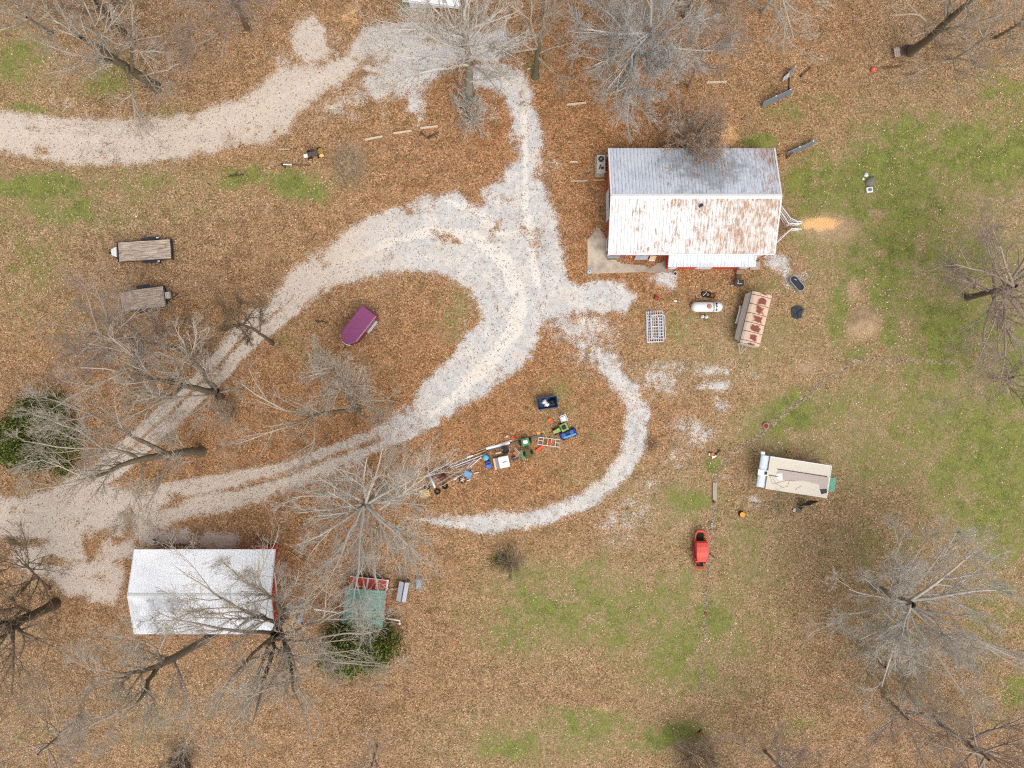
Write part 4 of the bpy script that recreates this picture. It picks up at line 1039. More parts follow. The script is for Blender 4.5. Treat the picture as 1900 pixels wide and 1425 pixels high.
MB().box(-.22, .12, -.02, .04, .3, .36).box(-.02, .04, -.14, .1, .36, .4).build('bracket', WHITE, o); MB().tube([(0, 0, 0), (0, 0, .3)], .03, 8).build('stand', WHITE, o)
# corral race of white rails on the east end of the barn
def poly_rail(label, pts, h=1.25, nm='white_rail_fence', n_r=3):
    c0 = pts[0]; o = thing(nm, label, 'fence', *c0)
    loc = [P(x, y, 0) - P(*c0, 0) for x, y in pts]
    for z in [h * (k + 1) / n_r for k in range(n_r)]:
        MB().tube([(q.x, q.y, z) for q in loc], .06 if z == h else .04, 6).build('rail', WHITE, o)
    for q in loc: MB().tube([(q.x, q.y, 0), (q.x, q.y, h + .02)], .055, 8).build('post', WHITE, o)
    return o
def at_h(pts, h): return [(950 + (x - 950) * (H - h) / H, 712.5 + (y - 712.5) * (H - h) / H) for x, y in pts]
poly_rail('upper outer white rail of the chute at the barn east end', at_h([(1448, 380), (1467, 405), (1480, 411), (1487, 411)], 1.25))
poly_rail('upper inner white rail of the chute at the barn east end', at_h([(1446, 389), (1463, 414), (1475, 415), (1487.5, 414.5)], 1.25))
poly_rail('lower white rail of the chute angling from the barn front corner', at_h([(1438, 452), (1442, 449), (1469, 424), (1474, 424), (1487, 425)], 1.25))
# stock tank
st = thing('stock_tank', 'oval galvanised stock tank full of dark water east of the barn', 'stock tank', 1475, 527, 0, -50)
def stad(L, Rr, z, n=10): return [(L + Rr * math.cos(a), Rr * math.sin(a), z) for a in [-PI / 2 + PI * k / n for k in range(n + 1)]] + [(-L - Rr * math.cos(a), -Rr * math.sin(a), z) for a in [-PI / 2 + PI * k / n for k in range(n + 1)]]
MB().loft([stad(.52, .36, 0), stad(.52, .38, .6), stad(.52, .41, .6), stad(.52, .41, .63), stad(.52, .35, .63), stad(.52, .34, .3)], cap=False).build('tank_side', GALV, st)
MB().loft([stad(.52, .345, .44), stad(.52, .345, .45)]).build('water', WATER, st)
MB().tube([(-.5, .1, .5), (-.3, .15, .62)], .04, 6).build('float_valve', WHITE, st)
for (px, py) in ((1479, 578),):
    o = thing('folded_tarp', 'black tarp folded flat on dry grass below the stock tank', 'tarp', px, py, 0, 20)
    MB().prism(wavy([(-.72, -.35), (-.3, -.78), (.25, -.72), (.35, -.3), (.72, -.05), (.45, .45), (.1, .62), (-.5, .5)], .03, 8), .02, .1).build('tarp_layer', M_('dark_tarp', (46, 50, 58), rough=.45, var=.3, scale=5), o)
    MB().tube([(-.5, -.3, .12), (0, -.1, .14), (.55, .1, .12)], .035, 5).build('crease', M_('dark_tarp', (46, 50, 58)), o)
    MB().tube([(-.2, -.6, .12), (.05, .0, .13), (0, .45, .12)], .03, 5).build('crease', M_('dark_tarp', (46, 50, 58)), o)
# grill beside the stock trailer
gr = thing('charcoal_grill', 'dark grill with bright handles between the porch and the rusty stock trailer', 'grill', 1367, 526, 0, 0)
MB().box(-.5, .5, -.35, .25, .55, .85, .06).build('fire_box', M_('sooty_metal', (62, 54, 56), rough=.7, var=.3), gr)
MB().tube([(-.2, -.15, .9), (-.12, .1, .95), (-.2, .25, .95)], .025, 5).build('handle', WHITE, gr)
MB().tube([(-.2, -.14, .92), (.25, -.14, .92)], .025, 5).build('handle', WHITE, gr)
for x in (-.4, .4):
    for y in (-.28, .2): MB().tube([(x, y, 0), (x, y, .55)], .025, 6).build('leg', DKMET, gr)
MB().tube([(-.5, -.3, .6), (-.75, -.35, .6)], .03, 5).build('side_handle', GALV, gr)
ch = thing('camp_chair', 'dark metal framed chair with tan back above the grill', 'chair', 1369, 513, 0, 0)
MB().box(-.26, .26, -.3, .15, .4, .44).build('seat', M_('brown_seat', (88, 74, 52)), ch)
MB().sheet([(-.3, .2, .45), (.3, .2, .45), (.34, .5, .95), (-.34, .5, .95)], .04).build('backrest', M_('tan_seat', (150, 122, 96)), ch)
for x in (-.26, .26):
    for y in (-.3, .18): MB().tube([(x, y, 0), (x, y, .42)], .018, 5).build('leg', DKMET, ch)
o = thing('yellow_tool', 'yellow handled tool lying on leaves left of the grill', 'tool', 1358, 538, 0, 95)
MB().tube([(-.38, 0, .06), (.38, 0, .06)], .035, 6).build('handle', YELLOW, o); MB().box(.38, .5, -.05, .05, .02, .1).build('tool_head', WHITE, o)

# ---- leaning panels, fence and bits at upper right
def lean_panel(label, pts_px, h, rail=True):
    a, b2 = P(*pts_px[0]), P(*pts_px[1]); c = (a + b2) / 2; d = b2 - a; L = d.length
    o = thing('leaning_sheet', label, 'panel', (pts_px[0][0] + pts_px[1][0]) / 2, (pts_px[0][1] + pts_px[1][1]) / 2, 0, math.degrees(math.atan2(d.y, d.x)), 'grey panels standing in the field')
    MB().sheet([(-L / 2, -.22, 0), (L / 2, -.1, 0), (L / 2, .12, h), (-L / 2, .1, h * .9)], .03).build('panel_sheet', M_('grey_panel', (116, 122, 132), rough=.45, metal=.2, var=.1), o)
    MB().tube([(-L / 2, .11, h * .92), (L / 2, .13, h + .02)], .02, 5).build('top_bar', M_('grey_bar', (140, 146, 152)), o)
    for f in (-.1, .38): MB().box(L * f - .07, L * f + .07, .06, .16, h + .02, h + .08).build('clip', WHITE, o)
    return o
lean_panel('long grey panel leaning in leaves, lower left of the broken metal sheet', ((1412, 197), (1467, 173)), 1.0)
lean_panel('long grey panel leaning near the barn northeast corner', ((1458, 288), (1510, 266)), .8)
o = thing('broken_sheet', 'bent silver metal sheet upended above the long grey panel', 'metal sheet', 1458, 142, 0, 42)
MB().sheet([(-.75, -.15, .1), (.1, -.28, .1), (.15, .0, .8), (-.5, .05, .6)], .02).build('sheet', M_('silver_sheet', (190, 194, 200), rough=.4, metal=.3), o)
MB().sheet([(.05, -.12, .1), (.95, -.06, .1), (.95, .1, .7), (.1, .14, .7)], .02).build('sheet', M_('grey_panel', (116, 122, 132)), o)
MB().box(.9, 1.0, -.05, .05, 0, .85).build('post', WHITE, o)
o = thing('rusty_post', 'thin rusty angle iron between the silver sheet and grey panel', 'post', 1464, 158, 0, 88)
MB().box(-.75, .75, -.04, .04, .02, .1).build('angle_iron', RUSTY, o); MB().box(-.75, .75, .04, .06, .02, .2).build('angle_flange', RUSTY, o)
o = thing('rusty_rail', 'rusty bar lying in leaves right of the silver sheet', 'bar', 1494, 134, 0, 40)
MB().box(-.7, .7, -.05, .05, .02, .14).build('bar', RUSTY, o); MB().box(-.72, -.6, -.12, .12, .03, .2).build('bracket', DKMET, o)
o = thing('wooden_rail', 'short brown rail from the barn corner to the grey panel', 'rail', 1452, 288, 0, 0)
MB().box(-.55, .5, -.05, .05, .6, .72).build('rail', BROWNW, o); MB().box(-.55, -.45, -.05, .05, 0, .6).build('post', BROWNW, o); MB().loft([[(.3, -.35, 0), (.42, -.4, 0), (.42, -.4, .1), (.3, -.35, .1)], [(.75, .1, .6), (.86, .04, .6), (.86, .04, .7), (.75, .1, .7)]]).build('brace', RUSTY, o)
o = thing('garden_bench', 'dark weathered bench with a grey slatted end beside the leaning tree', 'bench', 1672, 98, 0, 10)
MB().box(-.35, 1.05, -.42, .42, .35, .45).build('seat', M_('purple_brown', (84, 60, 58), rough=.8, var=.3, scale=5), o)
mb = MB()
for k in range(5): mb.box(.1 + k * .19, .25 + k * .19, -.4, .5, .46, .52)
mb.build('slats', M_('purple_brown', (84, 60, 58)), o)
mb = MB()
for k in range(3): mb.box(-.95 + .2 * k, -.78 + .2 * k, -.5, .45, .42, .47)
mb.box(-.97, -.35, .1, .3, .471, .52).build('end_table', WOODG, o)
for x in (-.9, -.3, .95):
    for y in (-.38, .38): MB().box(x - .04, x + .04, y - .04, y + .04, 0, .34).build('leg', BROWNW, o)
o = thing('red_ball', 'bright coral red ball on leaves left of the dark wheel tracks', 'ball', 1618, 131)
MB().lathe([(.24 * math.sin(PI * (k + .3) / 10.6), .24 - .24 * math.cos(PI * (k + .3) / 10.6)) for k in range(11)], 18).build('ball_skin', M_('coral', (232, 92, 74), rough=.4), o, smooth=True)
MB().lathe([(.03, .475), (.03, .49)], 8).build('valve', WHITE, o)
def rock(label, px, py, sx, sy, sz, mm, rot=0, seed=0, nm='rock', cat='rock', group=None):
    r2 = random.Random(seed + 5); mb = MB(); rings = []
    for k in range(6):
        a = PI / 2 * k / 5.3; rr = math.cos(a)
        rings.append([(sx * rr * math.cos(q) * (1 + .18 * math.sin(3 * q + seed)) + r2.uniform(-.04, .04) * sx, sy * rr * math.sin(q) * (1 + .15 * math.cos(2 * q + seed)) + r2.uniform(-.04, .04), sz * math.sin(a)) for q in [2 * PI * j / 12 for j in range(12)]])
    mb.loft(rings); o = mb.build(nm, mm); o.location = P(px, py); o.rotation_euler.z = R(rot); return tag(o, label, cat, group)
rock('large grey flat rock east of the barn between two white blocks', 1614, 338, .62, .42, .35, ROCK, 55, 2)
rock('small white stone above the large grey rock', 1607, 324.5, .22, .2, .2, WHITE, 0, 3)
rock('smallest white stone left of the large grey rock', 1602, 332, .13, .12, .1, WHITE, 0, 4)
o = thing('salt_block', 'square white block with a dark worn centre below the large grey rock', 'block', 1612, 353, 0, 8)
MB().box(-.34, .34, -.28, .28, 0, .25, .04).build('block_body', WHITE, o); MB().prism([(-.18, -.16), (.2, -.14), (.22, .08), (.05, .18), (-.2, .1)], .25, .262).build('worn_hollow', ROCK, o)
# parking stops and boards
def bump(px, py, L, rot, label, mm=None, nm='concrete_parking_stop', w_=.11, h=.13, cat='parking stop', group='concrete parking stops in the leaves'):
    o = MB().loft([[(-L / 2, -w_, 0), (-L / 2, w_, 0), (-L / 2, w_ * .6, h), (-L / 2, -w_ * .6, h)], [(L / 2, -w_, 0), (L / 2, w_, 0), (L / 2, w_ * .6, h), (L / 2, -w_ * .6, h)]]).build(nm, mm or BONE)
    o.location = P(px, py); o.rotation_euler.z = R(rot); return tag(o, label, cat, group)
bump(693.5, 256, 1.85, 11, 'pale parking stop, leftmost of the three in a row below the upper drive')
bump(747, 245, 1.9, 8, 'pale parking stop, middle of the three in a row below the upper drive')
bump(796, 236, 1.85, 7, 'pale parking stop, rightmost of the three in a row below the upper drive')
bump(1069, 192.5, 2.0, 6, 'tan parking stop in leaves right of the gravel strip')
bump(1175, 171.5, 2.0, 8, 'blue painted parking stop under the silver crowned tree', M_('blue_stop', (120, 142, 156), rough=.8))
bump(1329, 152.5, 2.1, 2, 'pale parking stop above the barn right half')
bump(1065, 300, .75, 0, 'short pale board in leaves left of the heat pump', BONE, 'loose_board', .1, .05, 'board', 'boards left of the barn')
bump(1074, 335.5, 1.75, 1, 'long grey board lying left of the barn end', WOODG, 'loose_board', .09, .05, 'board', 'boards left of the barn')
bump(1111, 334, 1.15, 1, 'yellowish board below the heat pump', PINE, 'loose_board', .06, .05, 'board', 'boards left of the barn')
bump(981, 128, .35, 20, 'small white board end near the tree beside the gravel strip', WHITE, 'loose_board', .05, .05, 'board')

# ---- old implement, seesaw rails, log near the straw mound
im = thing('old_garden_tractor', 'old rusty garden tractor with yellow wheel beside the straw mound', 'tractor', 584, 288, 0, 12)
MB().box(-.6, .45, -.22, .22, .35, .62, .05).build('hood', M_('brown_hood', (84, 74, 64), rough=.7, var=.3), im)
MB().box(-1.05, -.6, -.2, .16, .3, .5, .03).build('engine_cover', WHITE, im)
MB().box(-.4, .1, .22, .5, .25, .42).build('side_frame', M_('purple_frame', (70, 44, 50)), im)
MB().lathe([(.28, .4), (.34, .46), (.3, .52), (.1, .54)], 16, (.75, .12)).build('seat', M_('ochre_seat', (150, 112, 52), var=.25), im)
for x, y in ((-.45, -.35), (-.45, .4), (.55, -.42), (.6, .5)): wheel(x, y, im, .24, .14, 14, rim=YELLOW)
MB().tube([(.45, -.02, .6), (.62, 0, .85)], .025, 6).build('steering_post', DKMET, im)
o = thing('yellow_engine', 'small pile of straw coloured canvas on the tractor seat', 'canvas', 598, 288, .58)
MB().prism([(-.3, -.14), (-.05, -.25), (.2, -.1), (.1, .12), (-.18, .1)], 0, .12).build('canvas_fold', PINE, o)
o.name = 'folded_canvas'
o = thing('swing_rail', 'pale pipe lying in leaves left of the old garden tractor', 'pipe', 530, 277, 0, 0)
MB().tube([(-.65, 0, .06), (.5, 0, .06)], .05, 7).build('pipe', BONE, o); MB().tube([(.5, 0, .06), (1.2, .05, .05)], .035, 6).build('pipe_end', RUSTY, o)
o = thing('seesaw_beam', 'white and rusty beam with a dark bracket below the pale pipe', 'beam', 549, 307, 0, -2)
MB().box(-1.25, -.35, -.05, .06, .15, .25).build('beam', WHITE, o); MB().box(-.35, 1.6, -.03, .03, .15, .22).build('beam_end', RUSTY, o)
MB().box(-1.45, -1.25, -.12, .12, .05, .25).build('bracket', M_('dark_red_iron', (80, 30, 30)), o); MB().box(-1.1, -1.03, -.35, .1, .0, .14).build('stand', DKMET, o)
def logpile(nm, label, cat, px, py, segs, mm=None):
    o = thing(nm, label, cat, px, py)
    for k, (x0, y0, x1, y1, r) in enumerate(segs):
        MB().tube([(x0, y0, r), ((x0 + x1) / 2, (y0 + y1) / 2 + .04, r + .05), (x1, y1, r)], [r, r * .85, r * .5], 7).build('branch', mm or BROWNW, o)
    return o
DKBARK = M_('dark_bark', (78, 68, 54), rough=.95, var=.3, scale=6)
logpile('fallen_branch', 'mossy forked branch lying below the rightmost of the three parking stops', 'branch', 797, 253, [(-.9, .35, -.1, -.3, .09), (-.1, -.3, .95, .4, .1), (-.3, -.1, .5, .1, .05), (.5, .1, .8, -.3, .05)], DKBARK)
logpile('fallen_branch', 'small dark forked log on the grass strip under the upper drive', 'branch', 437, 326, [(-.7, -.1, .5, .0, .08), (.0, 0, .3, .45, .06), (.4, 0, .9, .1, .06), (-.4, 0, -.55, .3, .04)], DKBARK)
logpile('fallen_branch', 'short dark log on leaves near the small leaning tree', 'branch', 597, 597, [(-.6, .05, .6, -.1, .08), (0, 0, .4, .3, .04), (-.3, 0, -.5, -.3, .04)], DKBARK)

# ---- dump cart with rubbish
dc = thing('garden_cart', 'dark blue plastic garden cart above the junk row', 'cart', 1015, 747, 0, 8)
def tub(o, L, W_, z0, z1, flare, mm, nm='tub'):
    a = [(-L, -W_), (L, -W_), (L, W_), (-L, W_)]; f = flare
    MB().loft([[(x * f, y * f, z0) for x, y in a], [(x, y, z1) for x, y in a], [(x * .93, y * .87, z1) for x, y in a], [(x * f * .9, y * f * .86, z0 + .05) for x, y in a]]).build(nm, mm, o)
tub(dc, 1.05, .62, .25, .85, .82, NAVY)
for x, y in ((-.6, -.5), (.6, -.5), (-.6, .5), (.6, .5)): wheel(x, y, dc, .2, .1, 12)
MB().tube([(1.05, 0, .45), (1.2, 0, .4)], .03, 6).build('handle', DKMET, dc)
for px, py, r, mm, lab, nm in ((1010, 745.5, .24, WHITE, 'crumpled white bag in the left of the garden cart', 'white_bag'), (1014, 750, .26, WHITE, 'larger white bag in the garden cart beside the black one', 'white_bag'), (1024, 744.5, .34, BLACK, 'round black bag in the right of the garden cart', 'black_bag')):
    o = rock(lab, px, py, r * 1.1, r, .4, mm, 20, int(px), nm, 'bag', 'rubbish in the garden cart'); o.location = P(px, py, .42)
# ---- junk row
wc = thing('plastic_chair', 'white slatted plastic chair at the right end of the junk row', 'chair', 1045.5, 777, 0, -68)
MB().box(-.26, .26, -.24, .24, .4, .44).build('seat', WHITE, wc)
mb = MB()
for k in range(4): mb.box(-.42 - .0, -.38, -.22 + k * .13, -.16 + k * .13, .42, .95)
mb.build('backrest', WHITE, wc)
MB().box(-.44, -.37, -.3, .3, .95, 1.0).build('back_rail', WHITE, wc)
for sy in (-1, 1):
    MB().box(-.36, .3, sy * .32 - .03, sy * .32 + .03, .62, .66).build('armrest', WHITE, wc)
    for x in (-.3, .27): MB().box(x - .03, x + .03, sy * .3 - .03, sy * .3 + .03, 0, .4).build('leg', WHITE, wc)
bucket('orange_planter', 'bright orange round planter with open centre near the junk row', 1020, 780, .2, .22, ORANGE, ORANGE, 'planter')
tt = thing('toy_tractor', 'light green ride-on toy tractor next to the blue toy car', 'toy tractor', 1040, 795.5, 0, 26)
MB().prism([(-.85, -.16), (-.1, -.2), (-.1, .2), (-.85, .16)], .3, .62).build('hood', LGREEN, tt)
MB().prism([(.0, -.38), (.75, -.4), (.75, .4), (.0, .38)], .28, .42).build('rear_body', LGREEN, tt)
MB().box(.2, .58, -.2, .2, .42, .62, .04).build('seat', BLACK, tt)
MB().box(-.1, .05, -.1, .1, .42, .7).build('dashboard', M_('grey_green', (110, 112, 80)), tt)
MB().torus(.11, .02, .74, (.04, 0), 14, 6).build('steering_wheel', BLACK, tt)
for x, y, r in ((-.65, -.27, .18), (-.65, .27, .18), (.45, -.48, .28), (.45, .48, .28)): wheel(x, y, tt, r, .14, 14, rim=LGREEN)
bt = thing('toy_car', 'navy and blue two seat toy car touching the light green toy tractor', 'toy car', 1054, 805, 0, 18)
MB().box(-.88, .88, -.38, .38, .12, .4, .08).build('body', M_('navy_toy', (32, 48, 104), rough=.4), bt)
MB().lathe([(.24, .4), (.26, .5), (.2, .56), (.04, .57)], 16, (-.5, .02)).build('front_hood', BLUE, bt)
MB().lathe([(.22, .4), (.24, .5), (.18, .54), (.04, .55)], 16, (.38, .12)).build('seat', BLUE, bt)
MB().box(-.6, .75, -.3, -.1, .45, .62, .03).build('roll_bar', LBLUE, bt)
for x in (-.6, .6):
    for y in (-.4, .4): wheel(x, y, bt, .16, .1, 12, rim=BLUE)
lf = thing('bed_frame', 'white metal rack frame lying between the green mower and toy tractor', 'metal frame', 1018.5, 820, 0, -7)
mb = MB()
mb.tube([(-1.12, -.38, .2), (1.12, -.38, .2), (1.12, .38, .2), (-1.12, .38, .2), (-1.12, -.38, .2)], .035, 6).build('outer_frame', WHITE, lf)
for x in (-.62, -.15, .22, .66): MB().tube([(x, -.38, .2), (x, .38, .2)], .028, 5).build('cross_bar', WHITE, lf)
for x0_, x1_ in ((-1.12, -.62), (.66, 1.12)): MB().tube([(x0_, .05, .2), (x1_, .05, .2)], .025, 5).build('cross_bar', WHITE, lf)
o = thing('hand_shovel', 'shovel with a yellow wooden handle and orange blade across the white frame', 'shovel', 1013, 809, .25, -60)
MB().tube([(-.68, 0, .05), (.55, 0, .05)], .03, 6).build('handle', PINE, o); MB().prism([(.55, -.1), (.72, -.14), (1.0, -.1), (1.05, 0), (1.0, .1), (.72, .14), (.55, .1)], .02, .08).build('blade', M_('orange_blade', (204, 66, 30)), o)
o = thing('yellow_float', 'small yellow round lid above the long dark board', 'lid', 999, 803.5)
MB().lathe([(.16, 0), (.17, .06), (.08, .08), (.05, .05)], 16).build('lid_disc', YELLOW, o); MB().lathe([(.03, .06), (.03, .1)], 8).build('knob', ORANGE, o)
o = thing('orange_toy', 'orange and red plastic toy lying below the white frame', 'toy', 1002, 831, 0, 30)
MB().prism([(-.5, -.14), (-.1, -.18), (.1, -.06), (.5, -.1), (.55, .08), (.1, .12), (-.2, .1), (-.5, .05)], .02, .18).build('toy_body', M_('red_orange', (222, 84, 54)), o); MB().lathe([(.1, .18), (.06, .26)], 10, (-.3, -.04)).build('toy_top', ORANGE, o)
mw = thing('riding_mower', 'green riding mower with a white seat in the junk row', 'mower', 977, 829, 0, 104)
MB().box(.1, .95, -.42, .42, .35, .55, .06).build('rear_body', MGREEN, mw)
MB().box(.38, .78, -.24, .24, .55, .72, .05).build('seat', WHITE, mw)
MB().box(-.95, .1, -.24, .24, .4, .6).build('chassis', OLIVE, mw)
MB().prism([(-1.15, -.3), (-.85, -.3), (-.75, 0), (-.85, .3), (-1.15, .3)], .4, .5).build('front_deck', OLIVE, mw)
MB().torus(.14, .025, .82, (.0, 0), 14, 6).build('steering_wheel', BLACK, mw)
MB().tube([(-.1, 0, .6), (0, 0, .82)], .02, 5).build('steering_post', DKMET, mw)
for x, y, r in ((.55, -.55, .28), (.55, .55, .28), (-.7, -.42, .2), (-.7, .42, .2)): wheel(x, y, mw, r, .2, 14, rim=WHITE)
o = thing('mower_hood', 'flat green metal panel leaning left of the riding mower', 'panel', 968.5, 844, 0, -66)
MB().sheet([(-.5, -.17, .1), (.5, -.17, .1), (.5, .17, .3), (-.5, .17, .3)], .04).build('panel_sheet', M_('sage_green', (104, 146, 116), rough=.5), o)
MB().box(-.04, .04, -.05, .0, .22, .27).build('handle', DKMET, o)
wch = thing('wooden_chair', 'broken brown wooden chair among scrap beside the green panel', 'chair', 957, 842, 0, -45)
MB().box(-.3, .3, -.14, .14, .35, .4).build('seat', M_('orange_brown', (170, 104, 68)), wch)
for y in (.25, .4): MB().box(-.5, .25, y - .04, y + .04, .42, .47).build('slat', WOODG, wch)
for x, y in ((-.28, -.2), (.28, -.2), (-.3, .4), (.2, .4)): MB().box(x - .03, x + .03, y - .03, y + .03, 0, .4).build('leg', BROWNW, wch)
o = thing('scrap_engine', 'grey and black scrap engine block below the broken chair', 'engine', 956, 850, 0, 20)
MB().box(-.35, .3, -.22, .18, 0, .35, .05).build('block', M_('engine_grey', (92, 90, 92), rough=.6, var=.4, scale=8), o)
for k in range(3): MB().tube([(-.22 + k * .2, -.1, .35), (-.22 + k * .2, -.1, .48)], .05, 8).build('cylinder_head', DKMET, o)
MB().tube([(-.3, .1, .3), (.35, .12, .34)], .04, 6).build('pipe', CHROME, o)
ws = thing('washing_machine', 'white and grey worn appliance lying on its side in the junk row', 'appliance', 931, 857, 0, 12)
MB().box(-.8, -.3, -.6, .55, 0, .5, .03).build('ribbed_side', M_('ribbed_grey', (132, 124, 120), rough=.6, var=.3, scale=9, col2=(90, 60, 50), amt=.35), ws)
MB().box(-.3, .78, -.6, .58, 0, .55, .04).build('cabinet', WHITE, ws)
MB().box(-.82, -.62, -.62, .55, .502, .54).build('edge_board', BONE, ws)
MB().box(.1, .5, -.05, .02, .551, .565).build('handle', DKMET, ws)
o = bucket('kettle_grill', 'black kettle grill behind the white appliance in the junk row', 938, 834, .34, .7, BLACK, BLACK, 'grill')
MB().tube([(-.3, .0, .72), (-.38, .05, .72)], .03, 5).build('handle', WHITE, o)
for k in range(3): MB().tube([(.2 * math.cos(2.1 * k), .2 * math.sin(2.1 * k), 0), (.28 * math.cos(2.1 * k), .28 * math.sin(2.1 * k), .4)], .02, 5).build('leg', DKMET, o)
o = bump(925, 840, .6, 12, 'short pale block behind the white appliance', BONE, 'wood_block', .12, .22, 'block', None)
bb = thing('blue_barrel', 'cyan topped round blue barrel in the junk row', 'barrel', 902, 848)
MB().lathe([(.26, 0), (.3, .15), (.3, .7), (.27, .82)], 18).build('barrel_side', BLUE, bb)
MB().lathe([(.27, .822), (.28, .86), (.18, .91), (.02, .92)], 18).build('lid', M_('cyan_lid', (74, 168, 206), rough=.3), bb)
bs = thing('toy_chair', 'blue moulded plastic seat below the cyan topped barrel', 'seat', 906, 861, 0, 8)
MB().box(-.3, .3, -.4, .02, .2, .42, .07).build('seat', M_('mid_blue', (72, 108, 190), rough=.4), bs)
MB().box(-.28, .28, .05, .4, .1, .3, .05).build('base', M_('navy_toy', (32, 48, 104)), bs)
MB().box(-.2, .2, .12, .22, .3, .36).build('foot_bar', BLUE, bs)
def pole(px0, py0, px1, py1, r, mm, label, nm='long_pole', z=.08, group='poles and boards piled along the junk row', flat=False):
    a, b2 = P(px0, py0), P(px1, py1); c = (a + b2) / 2; d = b2 - a; L = d.length
    mb = MB()
    if flat: mb.box(-L / 2, L / 2, -r * 1.6, r * 1.6, z - .03, z + .02)
    else: mb.tube([(-L / 2, 0, z), (L / 2, 0, z)], r, 7)
    o = mb.build(nm, mm); o.location = c; o.rotation_euler.z = math.atan2(d.y, d.x)
    return tag(o, label, 'board' if flat else 'pole', group)
pole(834, 862, 901, 836, .045, BONE, 'thin pale pole, topmost of the bundle left of the blue barrel')
pole(836, 867, 902, 842, .055, WHITE, 'white pole second from the top in the bundle left of the barrel')
pole(840, 869, 895, 849, .05, GALV, 'grey pole in the middle of the bundle left of the barrel', z=.2)
pole(872, 866, 893, 848, .04, WHITE, 'short white pole angled up to the blue barrel', z=.3)
pole(866, 868, 880, 852, .04, M_('lilac_pipe', (180, 170, 196)), 'short lilac grey pole crossing the bundle', z=.35)
pole(812, 898, 860, 868, .04, WOODG, 'long grey pole at the lower left of the bundle', z=.25)
pole(816, 903, 868, 874, .035, BONE, 'lowest thin pale pole reaching to the silver drum', z=.3)
pole(904, 832, 950, 817, .05, BONE, 'pale board along the top of the junk row, left half', 'long_board', .06, flat=True)
pole(905, 836, 1007, 807, .08, M_('dark_board', (104, 92, 84), rough=.9, var=.3), 'long dark board backing the whole junk row', 'long_board', .1, flat=True)
pole(902, 832.5, 946, 821.5, .07, WHITE, 'white board lying under the pale board', 'long_board', .13, flat=True)
pole(884, 838, 918, 824, .035, BONE, 'short pale pole above the cyan topped barrel')
o = thing('blue_bin', 'light blue plastic bin tipped beside the white pipes in the junk row', 'bin', 868, 879, 0, -20)
MB().box(-.42, .42, -.3, .32, 0, .35, .07).build('bin_body', M_('dusty_blue', (104, 144, 182), rough=.45, var=.1), o)
MB().box(.0, .44, -.45, -.31, .02, .25, .03).build('lid_flap', M_('dusty_blue', (104, 144, 182)), o)
for i, (px, py, w_, h_, rot, lab) in enumerate(((847, 885, .6, .18, 22, 'white plank piece left of the steering wheel'), (845, 889, .35, .14, 30, 'smaller white plank piece left of the steering wheel'), (884, 877, .5, .12, 10, 'white plank piece right of the light blue bin'), (870, 890.5, .35, .12, 15, 'white plank piece below the light blue bin'), (872, 847, .7, .2, 18, 'grey white plank above the pole bundle'))):
    bump(px, py, w_, rot, lab, WHITE, 'plank_piece', h_ / 2, .2, 'plank', 'white plank pieces in the junk row')
sw = thing('spoked_wheel', 'small white spoked wheel with a dark tyre below the light blue bin', 'wheel', 858.5, 889.5)
MB().torus(.3, .05, .22, (0, 0), 20, 6).build('tyre', TIRE, sw)
for k in range(5): MB().tube([(0, 0, .26), (.27 * math.cos(k * 1.257), .27 * math.sin(k * 1.257), .24)], .035, 5).build('spoke', WHITE, sw)
sd_ = thing('silver_drum', 'long silver pipe drum at the left end of the junk row', 'drum', 801, 889.5, 0, -65)
MB().tube([(-.95, 0, .3), (-.9, 0, .3), (.85, 0, .3), (.95, 0, .3)], [.14, .2, .18, .1], 14).build('drum_body', M_('silver_drum', (176, 176, 178), rough=.35, metal=.5, var=.2, scale=5), sd_, smooth=True)
MB().tube([(-.35, 0, .3), (-.3, 0, .3)], .215, 14).build('band', GALV, sd_)
for px, py, r, rot, lab in ((811, 879, .34, 30, 'large rusty barrel right of the silver drum'), (826, 866, .3, 120, 'rusty barrel nearest the pole bundle'), (820, 884, .26, 10, 'smaller rusty barrel below the large one')):
    o = thing('rusty_barrel', lab, 'barrel', px, py, 0, rot, 'rusty barrels at the left end of the junk row')
    MB().tube([(-.42, 0, r), (-.4, 0, r), (-.1, 0, r), (.1, 0, r), (.4, 0, r), (.42, 0, r)], [r * .9, r, r * 1.0, r * 1.0, r, r * .9], 14).build('barrel_side', M_('barrel_rust', (86, 54, 44), rough=.85, var=.35, scale=5), o)
    for x in (-.14, .14): MB().tube([(x - .02, 0, r), (x + .02, 0, r)], r * 1.05, 14).build('hoop', RUSTY, o)
o = thing('plywood_sheet', 'yellow plywood pallet at the lower left end of the junk row', 'pallet', 788, 914.5, 0, 14)
mb = MB()
for k in range(4): mb.box(-.5, .5, -.38 + k * .2, -.22 + k * .2, .1, .13)
mb.build('boards', M_('yellow_ply', (206, 172, 108), rough=.8, var=.15, scale=6, col2=(130, 104, 70), amt=.3), o)
for x in (-.45, 0, .45): MB().box(x - .04, x + .04, -.38, .4, 0, .099).build('runner', PINE, o)
for px, py, lab in ((793, 903, 'dark tyre between the silver drum and the plywood pallet'), (812, 912, 'dark tyre right of the plywood pallet'), (826, 902, 'dark tyre below the rusty barrels')):
    o = MB().torus(.24, .09, .1).build('rubber_ring', TIRE); o.location = P(px, py); tag(o, lab, 'tyre', 'tyres at the left end of the junk row')
for px, py, c, lab in ((941, 810, WHITE, 'tiny white cup above the long dark board'), (952, 811, ORANGE, 'tiny orange cup above the long dark board'), (957, 811, M_('red_cup', (206, 60, 50)), 'tiny red cup above the long dark board')):
    o = MB().lathe([(.09, 0), (.13, .2), (.12, .2), (.07, .03)], 10).build('plastic_cup', c); o.location = P(px, py); tag(o, lab, 'cup', 'plastic cups above the junk row')

